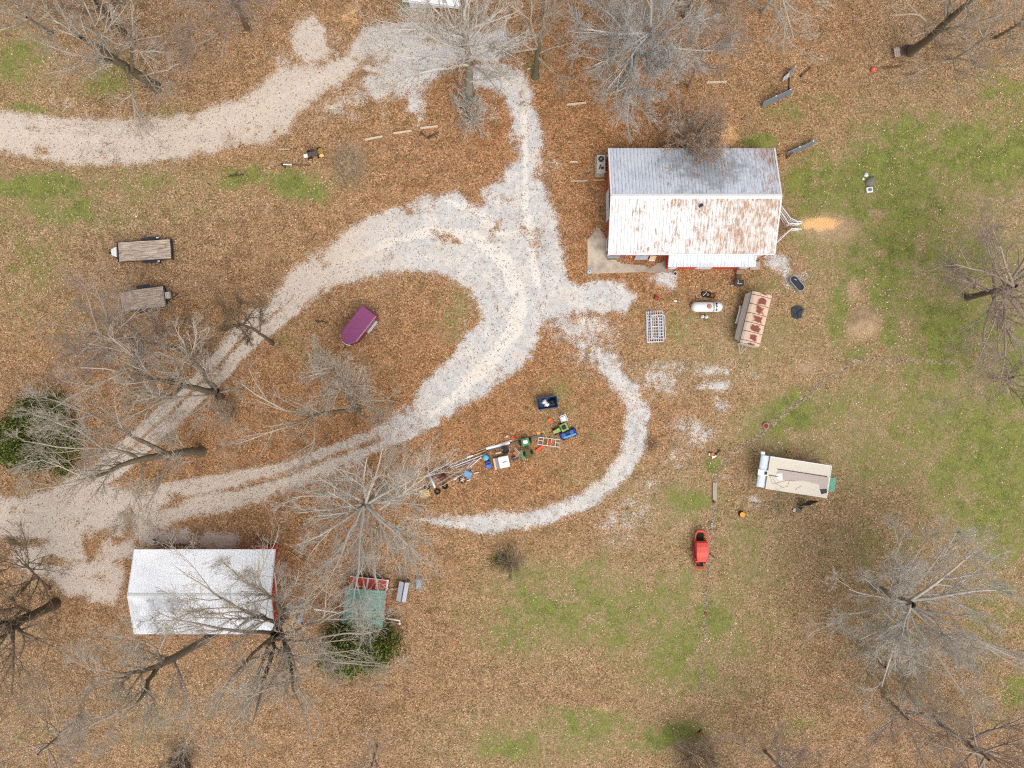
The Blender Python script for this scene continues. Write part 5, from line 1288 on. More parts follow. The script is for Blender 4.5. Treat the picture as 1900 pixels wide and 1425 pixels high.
# ---- beetle-shaped car shell
car = thing('car_shell', 'faded red stripped beetle shaped car shell with no bonnet or wheels', 'car', 1297, 1019, 0, 90)
# x forward (= down the photo after rotation), y across
def sec(x, w_, z0, z1, top):
    return [(x, -w_, z0), (x, -w_ * 1.0, (z0 + z1) / 2), (x, -w_ * .93, z1), (x, -top, z1 + .02), (x, 0, z1 + .05), (x, top, z1 + .02), (x, w_ * .93, z1), (x, w_, (z0 + z1) / 2), (x, w_, z0)]
mb = MB(); mb.loft([[(x, y, z) for x, y, z in s_] for s_ in (sec(-.95, .58, .8, 1.28, .4), sec(-.55, .62, .8, 1.42, .42), sec(0, .62, .8, 1.46, .42), sec(.5, .58, .8, 1.38, .4), sec(.98, .46, .8, 1.12, .3))]); mb.xf(Matrix.Rotation(PI, 4, 'Z'))
mb.build('roof', CARRED, car, smooth=False)
for sy in (-1, 1):   # sills and door panels
    mb = MB(); pr = [(-1.35, .52), (-.9, .7), (-.3, .78), (.3, .76), (.9, .66), (1.25, .52)]
    mb.loft([[(x, sy * w_, .25), (x, sy * (w_ - .03), .78), (x, sy * (w_ - .1), .82), (x, sy * (w_ - .08), .25)] for x, w_ in pr])
    mb.build('side_panel', CARRED2 if sy > 0 else CARRED, car)  # left panel and door use the deeper red: side shade put into their colour
    d = MB().loft([[(x, sy * (w_ + .01), .3), (x, sy * (w_ - .02), .76), (x, sy * (w_ + .015), .76), (x, sy * (w_ + .03), .3)] for x, w_ in ((-.3, .785), (.1, .78), (.45, .745))]).build('door', CARRED2 if sy > 0 else CARRED, car)
    MB().box(-.25, -.05, sy * .80 - .015, sy * .80 + .015, .66, .7).build('handle', CHROME, d)
    for x in (-.75, .1, .8): MB().tube([(x, sy * .66, .8), (x * .9, sy * .5, 1.3 if abs(x) < .5 else 1.15)], .025, 5).build('roof_pillar', CARRED, car)
MB().box(.60, .95, -.34, .34, 1.19, 1.21).xf(Matrix.Rotation(R(14), 4, 'Y')).build('rear_window', M_('dusty_glass', (140, 136, 142), rough=.3, var=.08), car) if False else MB().sheet([(.55, -.36, 1.405), (.93, -.32, 1.20), (.93, .32, 1.20), (.55, .36, 1.405)][::-1], -.015).build('rear_window', M_('dusty_glass', (140, 136, 142), rough=.3, var=.08), car)
# rear rim (photo top) : open engine bay with hoop
MB().tube([(.95, -.62, .7), (1.35, -.56, .72), (1.75, -.5, .66), (1.98, -.25, .6), (2.0, .25, .6), (1.75, .5, .66), (1.35, .56, .72), (.95, .62, .7)], [.06, .06, .1, .15, .15, .1, .06, .06], 8).build('rear_apron', CARRED, car)
MB().box(1.0, 1.9, -.42, .42, .18, .22).build('engine_bay_floor', M_('bay_dirt', (52, 46, 34), rough=.9, var=.4), car)
MB().tube([(.99, -.55, .95), (.99, .55, .95)], .06, 6).build('cross_member', CARRED, car)
# front frame (photo bottom)
for sy in (-1, 1): MB().tube([(-.95, sy * .56, .85), (-1.4, sy * .5, .6), (-1.95, sy * .38, .5)], .045, 6).build('frame_rail', CARRED, car)
MB().tube([(-1.02, -.62, 1.0), (-1.02, .62, 1.0)], .06, 6).build('windscreen_bar', CARRED, car)
MB().tube([(-1.68, -.4, .55), (-1.68, .4, .55)], .035, 6).build('cross_member', CARRED, car)
MB().box(-2.0, -1.92, -.4, .4, .4, .55).build('front_bar', CARRED, car)
MB().tube([(-1.1, .5, .7), (-1.35, .15, .6)], .03, 5).build('brace', CARRED, car)
MB().box(-1.85, -1.15, -.4, .4, .1, .14).build('floor_pan', M_('bay_dirt', (52, 46, 34)), car)
MB().box(-.95, .95, -.6, .6, .15, .2).build('floor_pan', M_('bay_dirt', (52, 46, 34)), car)
# ---- small things in the lower right field
o = thing('cinder_block', 'pale grey cinder block with two holes above the red car shell', 'cinder block', 1320, 974, 0, 90)
mb = MB()
mb.box(-.2, .2, -.1, -.06, 0, .2).box(-.2, .2, .06, .1, 0, .2).box(-.2, -.15, -.059, .059, 0, .2).box(-.025, .025, -.059, .059, 0, .2).box(.15, .2, -.059, .059, 0, .2)
mb.build('block_shell', M_('pale_block', (196, 194, 190), rough=.9, var=.05), o); MB().box(-.149, -.026, -.058, .058, .0, .02).build('hole_floor', DKBARK, o)
o = thing('plank_stack', 'grey weathered plank stack with a rusty end on the stone edging', 'planks', 1326, 912, 0, 90)
for k, (y0, y1) in enumerate(((-.2, -.05), (-.04, .1), (.11, .22))): MB().box(-.95 + k * .05, .95, y0, y1, 0, .12 + .03 * k).build('plank', WOODG, o)
o = thing('rusty_can', 'small rusty box at the lower end of the grey plank stack', 'can', 1324, 931)
MB().box(-.14, .14, -.14, .14, 0, .16, .02).build('can_body', M_('red_rust', (140, 66, 40), rough=.8), o); MB().box(-.1, .1, -.1, .1, .161, .18).build('lid', RUSTY, o)
o = thing('tree_stump', 'round stump with bright orange cut face in the lower right field', 'stump', 1375, 953.5)
MB().lathe([(.32, 0), (.28, .15), (.26, .42)], 18).build('bark', M_('stump_bark', (84, 52, 36), rough=.95), o); MB().lathe([(.255, .421), (.255, .45)], 18).build('cut_face', M_('fresh_cut', (216, 152, 62), rough=.8, var=.08), o)
o = bucket('ring_planter', 'dark red round planter with pale rim by the stone edging', 1420, 789.5, .26, .25, M_('pale_rim', (206, 150, 140)), M_('wine', (128, 44, 52)), 'planter')
bucket('orange_pot', 'orange rimmed round pot just above the white flat roofed shed', 1463, 838.5, .2, .25, M_('tan_orange', (206, 152, 88)), BROWNW, 'pot')
cs = thing('tipped_trimmer', 'orange and white garden machine with a black bar on the stone edging', 'garden machine', 1322, 842, 0, 42)
MB().box(-.3, .12, -.12, .2, .08, .35, .05).build('motor', M_('burnt_orange', (196, 110, 46), rough=.5, var=.2), cs)
MB().prism([(-.4, -.3), (.1, -.45), (.12, -.3), (-.25, -.1)], .05, .25).build('guard', WHITE, cs)
MB().prism([(-.45, .15), (-.3, .32), (-.15, .28), (-.35, .1)], .05, .22).build('guard', WHITE, cs)
MB().box(.1, .85, -.12, .0, .05, .14).build('black_bar', BLACK, cs) if False else MB().box(.0, .85, -.30, -.18, .05, .14).build('bar', BLACK, cs)
# ---- around the green shed
pf = thing('white_pipe_rail', 'white pipe rail running left from the green shed', 'rail', 614, 1129, 0, -8)
MB().tube([(-1.5, 0, .9), (1.6, 0, .9)], .075, 8).build('pipe', WHITE, pf)
for x in (-1.45, 1.4): MB().tube([(x, 0, 0), (x, 0, .85)], .06, 8).build('post', WHITE, pf)
pf = thing('white_pipe_rail', 'short white pipe rail ending in an elbow right of the green shed', 'rail', 731, 1144, 0, -9)
MB().tube([(-.7, 0, .9), (.75, 0, .9), (.8, -.3, .85)], .08, 8).build('pipe', WHITE, pf)
for x in (-.6, .7): MB().tube([(x, 0, 0), (x, 0, .85)], .06, 8).build('post', WHITE, pf)
MB().tube([(.8, -.3, .85), (.8, -.3, 1.0)], .11, 10).build('elbow', WHITE, pf)
hu = thing('rabbit_hutch', 'grey roofed hutch with a dark ridge right of the green shed', 'hutch', 750, 1093, 0, -10)
MB().box(-.42, .42, -.85, .95, .5, 1.1).build('hutch_body', BROWNW, hu)
MB().sheet([(-.5, -.95, 1.15), (-.02, -.95, 1.3), (-.02, 1.05, 1.3), (-.5, 1.05, 1.15)], .03).build('roof_sheet', M_('pale_grey_sheet', (160, 166, 172), rough=.5), hu)
MB().sheet([(.1, -.95, 1.3), (.5, -.95, 1.15), (.5, 1.05, 1.15), (.1, 1.05, 1.3)], .03).build('roof_sheet', M_('pale_grey_sheet', (160, 166, 172)), hu)
MB().box(-.02, .1, -.95, 1.0, 1.2, 1.27).build('ridge_gap', DKMET, hu)
for x in (-.38, .38):
    for y in (-.8, .9): MB().box(x - .04, x + .04, y - .04, y + .04, 0, .5).build('leg', BROWNW, hu)
o = thing('hutch_frame', 'dark brown wooden frame attached below the grey roofed hutch', 'frame', 741, 1098, 0, -10)
for y in (-.9, -.3, .3, .9): MB().box(-.5, .1, y - .03, y + .03, .3, .36).build('cross_bar', BROWNW, o)
for x in (-.5, .12): MB().box(x - .03, x + .03, -.95, .95, .37, .43).build('side_bar', BROWNW, o)
for x in (-.45, .07):
    for y in (-.85, .85): MB().box(x - .03, x + .03, y - .03, y + .03, 0, .29).build('leg', BROWNW, o)
o = thing('wire_cage', 'small pale blue box cage right of the grey roofed hutch', 'cage', 778, 1081, 0, -2)
MB().box(-.28, .28, -.52, .52, .1, .5, .03).build('cage_body', M_('pale_cage', (132, 142, 152), rough=.5), o); MB().box(-.2, .2, -.42, .42, .5, .53).build('lid', M_('cage_lid', (150, 166, 184), rough=.4), o)
for x in (-.22, .22): MB().box(x - .03, x + .03, -.6, -.5, 0, .4).build('leg', DKMET, o)
o = thing('blue_basket', 'blue grey box on a dark post between the metal shop and evergreen', 'box', 560, 1146, 0, 20)
MB().box(-.3, .3, -.25, .28, .5, .8, .04).build('box_body', M_('slate_blue', (100, 120, 148), rough=.5), o); MB().box(-.08, .08, -.65, -.3, 0, .5).build('stand', DKMET, o); MB().box(-.25, .25, -.2, .22, .8, .83).build('lid', M_('slate_blue2', (128, 150, 178), rough=.4), o)
# ---- along the metal shop front
o = thing('hitching_rail', 'long dark wooden rail on posts along the front of the metal shop', 'rail', 325, 1009, 0, 0)
MB().box(-1.6, 2.6, -.05, .05, .5, .58).build('rail', DKBARK, o)
for x in (-1.5, .5, 2.5): MB().box(x - .06, x + .06, -.06, .06, 0, .49).build('post', DKBARK, o)
MB().loft([[(-2.6, -.55, .02), (-2.5, -.65, .02), (-2.5, -.65, .14), (-2.6, -.55, .14)], [(-1.55, .0, .6), (-1.45, -.1, .6), (-1.45, -.1, .7), (-1.55, .0, .7)]]).build('brace', WOODG, o)
o = thing('tree_stump', 'small pale round stump at the left end of the shop front rail', 'stump', 286, 1004.5)
MB().lathe([(.24, 0), (.21, .25)], 14).build('bark', DKBARK, o); MB().lathe([(.2, .251), (.2, .28)], 14).build('cut_face', M_('pale_cut', (196, 182, 164), rough=.8), o)
o = thing('red_gate_bar', 'pale red pipe gate lying at the right front of the metal shop', 'gate', 494, 1013, 0, -3)
for y in (-.07, .07): MB().tube([(-1.35, y, .9), (1.35, y, .9)], .055, 6).build('gate_bar', PINK, o)
for x in (-1.3, 0, 1.3): MB().tube([(x, 0, 0), (x, 0, .86)], .05, 6).build('post', PINK, o)
o = thing('wooden_ladder', 'thin pale wooden frame on leaves right of the red gate bar', 'frame', 547, 1024, 0, -32)
for y in (-.28, .28): MB().box(-.75, .6, y - .025, y + .025, .05, .1).build('side_bar', PINE, o)
MB().box(.6, .65, -.3, .3, .05, .1).build('end_bar', PINE, o)
# ---- odd bits at the bottom
o = thing('rusty_implement', 'dark red iron implement half hidden by the bottom edge shrub', 'implement', 1302, 1362, 0, -50)
MB().box(-.4, .4, -.09, .09, .1, .3).build('beam', CARRED2, o); MB().tube([(.4, 0, .2), (.9, .1, .15)], .04, 6).build('arm', RUSTY, o); MB().box(-.45, -.35, -.3, .3, 0, .1).build('foot', RUSTY, o)
o = MB().box(-.2, .2, -.1, .1, 0, .12, .02).build('red_brick', M_('red_rust', (140, 66, 40))); o.location = P(1310, 1139); o.rotation_euler.z = R(-35); tag(o, 'dark red brick beside the stone edging below the car shell', 'brick')
o = MB().box(-.35, .35, -.06, .06, 0, .08, .01).build('rusty_strip', RUSTY); o.location = P(1321, 1031); o.rotation_euler.z = R(-38); tag(o, 'rusty strip on bare ground right of the red car shell', 'strip')
o = MB().box(-.3, .3, -.05, .05, 0, .08, .01).build('grey_strip', GALV); o.location = P(1590, 668); o.rotation_euler.z = R(-14); tag(o, 'short grey metal strip at the top of the stone edging', 'strip')

# edging stones and stone chips: nobody could count them
def scatter_stones(name, pts, mm, rmin=.05, rmax=.13):
    mb = MB()
    for x, y in pts:
        r = random.uniform(rmin, rmax); a = random.uniform(0, PI); k = 5; z = 0
        ring = [(x + r * random.uniform(.7, 1.2) * math.cos(a + 2 * PI * j / k), y + r * random.uniform(.6, 1.1) * math.sin(a + 2 * PI * j / k)) for j in range(k)]
        mb.loft([[(px, py, -.02) for px, py in ring], [(x + (px - x) * .7, y + (py - y) * .7, r * .6) for px, py in ring]])
    o = mb.build(name, mm); tag(o, kind='stuff'); return o
EDGE = M_('edging_stone', (160, 142, 122), rough=.95, var=.35, scale=9)
pts = []
path_px = [(1690, 668), (1620, 668), (1585, 672), (1520, 715), (1440, 780), (1400, 815), (1345, 850), (1330, 885), (1323, 960), (1315, 1050), (1308, 1150), (1302, 1280)]
for a, b2 in zip(path_px[:-1], path_px[1:]):
    L = math.hypot(b2[0] - a[0], b2[1] - a[1])
    for k in range(int(L * .4)):
        f = random.random(); q = P(a[0] + (b2[0] - a[0]) * f + random.gauss(0, 3), a[1] + (b2[1] - a[1]) * f + random.gauss(0, 3)); pts.append((q.x, q.y))
scatter_stones('edging_stones', pts, EDGE)
pts = []
while len(pts) < 900:
    x, y = random.uniform(-50, 20), random.uniform(-20, 38)
    if float(sample(GRAV, np.array([x]), np.array([y]))[0]) > .6: pts.append((x, y))
scatter_stones('gravel_clods', pts, M_('clod', (120, 104, 90), rough=.95, var=.3), .025, .075)

# lumpy mound of dug earth
rm = np.random.default_rng(5); mb = MB(); NR, NA = 16, 40; rows = []
for i in range(NR):
    f = i / (NR - 1); row = []
    for j in range(NA):
        a = 2 * PI * j / NA; r = (1 - f) * (1 + .14 * math.sin(3 * a + 1) + .1 * math.sin(5 * a))
        row.append((1.5 * r * math.cos(a), 1.2 * r * math.sin(a), -.03 + .55 * f ** .7 + (.0 if i == 0 else float(rm.normal(0, .07)))))
    rows.append(row)
mb.loft(rows, cap=True)
o = mb.build('dirt_mound', M_('dug_earth', (184, 150, 116), rough=.95, var=.2, scale=3, col2=(140, 104, 76), amt=.35), smooth=False); o.location = P(1606, 602); tag(o, 'lumpy mound of tan dug earth in the grass east of the stock trailer', 'dirt mound')
pts = []
for k in range(260):
    a = random.uniform(0, 2 * PI); r = abs(random.gauss(0, 1.5)); q = P(1601, 590); pts.append((q.x + r * math.cos(a), q.y + 1.5 * r * math.sin(a)))
scatter_stones('earth_clods', pts, M_('dug_earth', (184, 150, 116)), .05, .18)

# ================================================================== trees
def bark(name, thick_c, thin_c, g0=.06, g1=.24):
    m, t, b = new_mat(name)
    p = t.geo()
    n = t.noise(p, 3.0, 5, .7); f = t.noise(p, 14, 3, .7)
    th = t.mix(n, tuple(x * .6 for x in lin(thick_c)), tuple(min(1, x * 1.5) for x in lin(thick_c)))
    th = t.mix(t.step(f, .52, .68, 0, .5), th, lin((136, 134, 118)))
    tn = t.mix(t.step(n, .3, .7), tuple(x * .8 for x in lin(thin_c)), lin(thin_c))
    t.put(b.inputs['Base Color'], t.mix(t.step(t.attr('girth'), g0, g1), tn, th))
    b.inputs['Roughness'].default_value = .9
    b.inputs['Specular IOR Level'].default_value = .15
    return m
BK = {
    'silver': bark('silver_bark', (128, 120, 106), (198, 190, 178), .10, .32),
    'grey': bark('grey_bark', (98, 88, 72), (176, 162, 144), .07, .24),
    'brown': bark('brown_bark', (80, 68, 52), (150, 132, 112)),
    'dark': bark('dark_bark_tree', (72, 62, 48), (120, 104, 84)),
    'tan': bark('tan_bark', (110, 96, 72), (168, 154, 124)),
    'limb': bark('dark_limb_bark', (98, 86, 70), (186, 174, 158), .04, .16),
    'ash': bark('ash_bark', (112, 108, 102), (184, 180, 174), .1, .32),
    'mauve': bark('mauve_bark', (98, 84, 74), (166, 148, 134)),
}

def norm(a): return a / (np.linalg.norm(a, axis=-1, keepdims=True) + 1e-9)
def resample(pts, K):
    pts = np.array(pts, float); d = np.r_[0, np.cumsum(np.linalg.norm(np.diff(pts[:, :3], axis=0), axis=1))]
    s = np.linspace(0, d[-1], K)
    # smooth through the joints
    out = np.stack([np.interp(s, d, pts[:, k]) for k in range(pts.shape[1])], 1)
    for _ in range(2): out[1:-1, :3] = .25 * out[:-2, :3] + .5 * out[1:-1, :3] + .25 * out[2:, :3]
    return out
def tubes(pts, rad, n):
    """pts (N,K,3), rad (N,K) -> verts, quads"""
    N, K, _ = pts.shape
    d = np.empty_like(pts); d[:, 1:-1] = pts[:, 2:] - pts[:, :-2]; d[:, 0] = pts[:, 1] - pts[:, 0]; d[:, -1] = pts[:, -1] - pts[:, -2]
    d = norm(d)
    ref = np.where(np.abs(d[:, :1, 2:3]) < .8, np.array([0, 0, 1.]), np.array([1., 0, 0]))
    a = norm(np.cross(d, ref)); b = np.cross(d, a)
    th = 2 * PI * np.arange(n) / n
    v = pts[:, :, None, :] + rad[:, :, None, None] * (a[:, :, None, :] * np.cos(th)[None, None, :, None] + b[:, :, None, :] * np.sin(th)[None, None, :, None])
    idx = np.arange(N * K * n).reshape(N, K, n)
    q = np.stack([idx[:, :-1, :], np.roll(idx, -1, 2)[:, :-1, :], np.roll(idx, -1, 2)[:, 1:, :], idx[:, 1:, :]], -1).reshape(-1, 4)
    return v.reshape(-1, 3), q, np.repeat(rad.reshape(-1), n)
def sprout(rg, pts, rad, m, t0, t1, ratio, ang, K2, jit, up, rr, rmin, lmin=.3, lmax=99):
    N, K, _ = pts.shape
    L = np.linalg.norm(np.diff(pts, axis=1), axis=2).sum(1)
    t = rg.uniform(t0, t1, (N, m)); x = t * (K - 1); i = np.clip(x.astype(int), 0, K - 2); f = (x - i)[..., None]
    ar = np.arange(N)[:, None]
    P0 = pts[ar, i] * (1 - f) + pts[ar, i + 1] * f
    r0 = rad[ar, i] * (1 - f[..., 0]) + rad[ar, i + 1] * f[..., 0]
    T = norm(pts[ar, i + 1] - pts[ar, i])
    rv = rg.normal(size=(N, m, 3)); perp = norm(rv - (rv * T).sum(-1, keepdims=True) * T)
    A = R(ang) * rg.uniform(.6, 1.35, (N, m, 1))
    D = norm(T * np.cos(A) + perp * np.sin(A))
    Ln = np.clip(L[:, None] * ratio * rg.uniform(.6, 1.3, (N, m)) * (1.15 - .55 * t), lmin, lmax)
    n = N * m; D = D.reshape(n, 3); cur = P0.reshape(n, 3); Ln = Ln.reshape(n, 1)
    out = np.empty((n, K2, 3)); out[:, 0] = cur
    for k in range(1, K2):
        D = norm(D + rg.normal(size=(n, 3)) * jit + np.array([0, 0, up]))
        cur = cur + D * Ln / (K2 - 1); out[:, k] = cur
    r0 = np.maximum(r0.reshape(n, 1) * rr, rmin)
    rad2 = r0 * np.linspace(1, .42, K2)[None, :]
    out[..., 2] = np.maximum(out[..., 2], .08)
    return out, rad2

LEAFM = {}
def leaf_mat(name, cols):
    m, t, b = new_mat(name)
    t.put(b.inputs['Base Color'], t.ramp(t.attr('pick'), [(i / (len(cols) - 1), lin(c)) for i, c in enumerate(cols)]))
    b.inputs['Roughness'].default_value = .65; b.inputs['Specular IOR Level'].default_value = .25
    return m
def leaf_cards(rg, centres, size, material, parent, name='leaf_clusters', flat=.8):
    n = len(centres); a = rg.uniform(0, 2 * PI, n); L = rg.uniform(.6, 1.2, n) * size; W = L * rg.uniform(.5, .9, n)
    nrm = norm(rg.normal(size=(n, 3)) + np.array([0, 0, flat])); u = norm(np.cross(nrm, np.stack([np.cos(a), np.sin(a), np.zeros(n)], 1))); v = np.cross(nrm, u)
    co = np.empty((n, 4, 3))
    for j, (p, q) in enumerate(((-.5, 0), (0, -.5), (.5, .05), (0, .5))): co[:, j] = centres + u * (p * L)[:, None] + v * (q * W)[:, None]
    return mesh_np(name, co.reshape(-1, 3), np.arange(4 * n).reshape(n, 4), material, parent, {'pick': np.repeat(rg.random(n), 4)})

RUSSET = leaf_mat('russet_leaf', [(86, 48, 34), (128, 74, 48), (168, 102, 64), (196, 136, 92)])
OLIVEL = leaf_mat('olive_twig_leaf', [(60, 62, 34), (92, 92, 52), (124, 116, 70)])

def tree(label, trunk, limbs=(), auto=8, length=6.0, style='grey', seed=1, d=1.0, spread=58, bias=(0, 0), name='bare_tree', cat='tree', group='bare trees around the yard', cling=0, fine=.0085, up=.07, t_auto=.55):
    rg = np.random.default_rng(seed * 13 + 5); rnd = random.Random(seed)
    o = thing(name, label, cat, trunk[0][0], trunk[0][1], 0, 0, group)
    base = np.array(o.location)
    W = lambda q: [*(P(q[0], q[1], q[2]) - Vector(base)), q[3]]
    tk = resample([W(q) for q in trunk], 14)
    # root flare
    tr_r = tk[:, 3].copy(); tr_r[0] *= 1.35; tr_r[1] *= 1.1
    v, q, g = tubes(tk[None, :, :3] + np.r_[np.zeros((1, 3)), rg.normal(0, .03, (12, 3)), np.zeros((1, 3))][None], tr_r[None], 9)
    mesh_np('trunk', v, q, BK[style], o, {'girth': g}, smooth=True)
    src = []; K = 9
    for lb in limbs:
        a = resample([W(z) for z in lb], K); a[1:-1, :3] += rg.normal(0, .07, (K - 2, 3))
        src.append(a)
        v, q, g = tubes(a[None, :, :3], a[None, :, 3], 6); mesh_np('limb', v, q, BK[style], o, {'girth': g}, smooth=True)
    L1p, L1r = [], []
    if auto:
        # main limbs fan out from the upper trunk
        for k in range(auto):
            t = rnd.uniform(t_auto, 1.0); i = min(12, int(t * 13)); p0 = tk[i, :3]
            az = 2 * PI * (k + rnd.uniform(-.3, .3)) / auto; inc = R(spread * rnd.uniform(.45, 1.25))
            D = np.array([math.sin(inc) * math.cos(az) + bias[0], math.sin(inc) * math.sin(az) + bias[1], math.cos(inc)]); D /= np.linalg.norm(D)
            ll = length * rnd.uniform(.65, 1.15); cur = p0.copy(); pts = [cur.copy()]
            for s_ in range(K - 1):
                D = D + rg.normal(0, .065, 3) + np.array([0, 0, up * .5]); D /= np.linalg.norm(D); cur = cur + D * ll / (K - 1); pts.append(cur.copy())
            L1p.append(pts); L1r.append(np.linspace(1, .25, K) * min(tk[i, 3] * .75, .02 * ll + .02))
    mv, mq, mg = [], [], []; off = 0
    def addt(p, r, n):
        nonlocal off
        v, q, g = tubes(p, r, n); mv.append(v); mq.append(q + off); mg.append(g); off += len(v)
    if L1p:
        L1p = np.array(L1p); L1r = np.array(L1r); addt(L1p, L1r, 5)
    if src:
        sp = np.array([a[:, :3] for a in src]); sr = np.array([a[:, 3] for a in src])
        L1p = np.concatenate([L1p, sp]) if len(L1p) else sp; L1r = np.concatenate([L1r, sr]) if len(L1r) else sr
    m = lambda x: max(1, int(round(x * d)))
    p2, r2 = sprout(rg, L1p, L1r, 6, .15, 1, .55, 34, 7, .09, up, .6, .022, .5, length * .7)
    addt(p2, r2, 4)
    p3, r3 = sprout(rg, p2, r2, m(6), .1, 1, .55, 33, 5, .10, up, .6, .014, .3, 2.6)
    addt(p3, r3, 3)
    p4, r4 = sprout(rg, p3, r3, m(5.5), .1, 1, .62, 38, 4, .16, up, .7, fine * 1.15, .25, 1.5)
    addt(p4, r4, 3)
    p5, r5 = sprout(rg, p4, r4, m(3.6), .15, 1, .6, 36, 3, .16, up, .8, fine, .2, .8)
    addt(p5, r5, 3)
    mesh_np('crown', np.concatenate(mv), np.concatenate(mq), BK[style], o, {'girth': np.concatenate(mg)})
    if cling:
        pick = rg.integers(0, len(p5), cling)
        leaf_cards(rg, p5[pick, 2] + rg.normal(0, .03, (cling, 3)), .13, RUSSET, o)
    return o

T = tree
T('large pale spreading tree in the lower right field, its crown the widest', [(1624, 1089, 0, .38), (1660, 1107, 4, .33), (1694, 1123, 8, .28)], auto=20, length=8.8, style='silver', seed=1, spread=76, d=1.0, fine=.011)
T('thin yellowish grey tree just below the large pale spreading one', [(1592, 1195, 0, .22), (1620, 1215, 4, .18), (1642, 1238, 8, .13)], [[(1592, 1195, .5, .12), (1600, 1190, 4, .08), (1570, 1170, 8, .04)]], auto=11, length=6.3, style='tan', seed=2, spread=76, d=.75)
T('thin bare tree near the bottom edge right of the middle of the lower right field', [(1640, 1290, 0, .2), (1662, 1312, 4, .15), (1685, 1335, 8, .1)], auto=9, length=6, style='mauve', seed=3, spread=72, d=.75)
T('bare tree in the bottom right corner', [(1745, 1345, 0, .26), (1790, 1378, 5, .2), (1835, 1410, 9, .14)], auto=13, length=8, style='mauve', seed=4, spread=76, d=.85)
T('pinkish brown bare tree on the bottom edge right of the dark shrub', [(1420, 1395, 0, .15), (1440, 1415, 3, .12), (1460, 1440, 6, .08)], auto=16, length=5.2, style='mauve', seed=5, spread=72, d=.95)
T('bare tree at the right edge with limbs fanning left over the grass', [(1795, 552, 0, .3), (1840, 541, 5, .26), (1885, 530, 9, .2)], [[(1870, 534, 8, .16), (1850, 580, 11, .1), (1830, 640, 13, .05), (1800, 700, 14, .02)], [(1880, 530, 9, .16), (1830, 500, 12, .08), (1770, 490, 14, .03)], [(1880, 530, 9, .14), (1860, 470, 12, .08), (1840, 420, 14, .03)]], auto=14, length=8.2, style='mauve', seed=6, spread=74, d=.85)
T('small faint bare tree at the right edge below the fanning one', [(1845, 705, 0, .16), (1880, 700, 6, .1)], auto=8, length=4.5, style='mauve', seed=7, spread=65, d=.7)
T('leaning dark trunked tree at upper right beside the bench', [(1688, 97, 0, .4), (1722, 74, 5, .36), (1748, 48, 9, .3), (1795, 6, 14, .22), (1830, -28, 18, .15)], [[(1722, 72, 5, .18), (1718, 40, 9, .12), (1705, 24, 12, .08), (1650, 28, 14, .03)], [(1760, 36, 10, .18), (1764, 0, 14, .12), (1768, -30, 17, .08)], [(1740, 58, 8, .18), (1778, 50, 11, .12), (1850, 30, 14, .05)], [(1728, 70, 6, .12), (1766, 88, 8, .08), (1800, 70, 11, .04)]], auto=3, length=6, style='grey', seed=8, d=.6)
T('small pale many stemmed tree right of the leaning dark trunk', [(1764, 112, 0, .14), (1790, 98, 3, .11), (1840, 62, 7, .07)], [[(1766, 112, .5, .09), (1735, 118, 4, .05), (1695, 140, 6, .02)], [(1770, 110, 1, .09), (1774, 150, 5, .05), (1780, 190, 7, .02)], [(1775, 106, 2, .08), (1810, 120, 5, .04), (1850, 130, 7, .02)]], auto=8, length=5, style='grey', seed=9, spread=70, d=.7)
T('faint bare tree in the top right corner', [(1850, 70, 0, .2), (1880, 50, 5, .14), (1905, 35, 8, .1)], auto=10, length=5.5, style='grey', seed=10, d=.75)
T('large silvery crowned tree at the top right of centre above the barn', [(1150, 162, 0, .32), (1178, 105, 6, .28), (1212, 52, 11, .2)], auto=20, length=7.2, style='ash', seed=11, spread=72, d=1.05, bias=(-.2, -.3), fine=.011, t_auto=.6)
T('upright bare tree at the top edge left of the silvery crown', [(1160, 58, 0, .26), (1163, 25, 4, .22), (1160, -15, 9, .15)], auto=7, length=4.5, style='silver', seed=12, d=.7)
T('bare tree at the top edge right of the silvery crown', [(1268, 28, 0, .24), (1285, 5, 4, .2), (1305, -20, 8, .14)], auto=12, length=7, style='grey', seed=13, spread=68, d=.8)
T('tall thin tree at the top edge between the silvery crown and the leaning trunk', [(1415, 22, 0, .2), (1432, -5, 5, .15), (1448, -30, 9, .1)], [[(1425, 5, 3, .1), (1440, 20, 6, .08), (1457, 50, 8, .05), (1454, 90, 9, .02)]], auto=9, length=6.5, style='silver', seed=14, spread=70, d=.7)
T('faint slim tree between the silvery crown and the barn', [(1277, 160, 0, .13), (1292, 128, 5, .1), (1310, 90, 9, .06)], auto=9, length=4.5, style='mauve', seed=15, d=.75, spread=50)
T('two stemmed tree beside the gravel strip at top centre', [(993, 142, 0, .32), (997, 105, 4, .26), (1000, 78, 6.5, .2)], [[(999, 80, 6.3, .17), (1010, 30, 11, .13), (1016, -25, 15, .08)], [(998, 85, 6, .14), (987, 55, 9, .1), (985, -5, 13, .07)], [(995, 92, 5, .08), (960, 80, 8, .04), (915, 85, 9, .02)]], auto=5, length=5, style='grey', seed=16, d=.75)
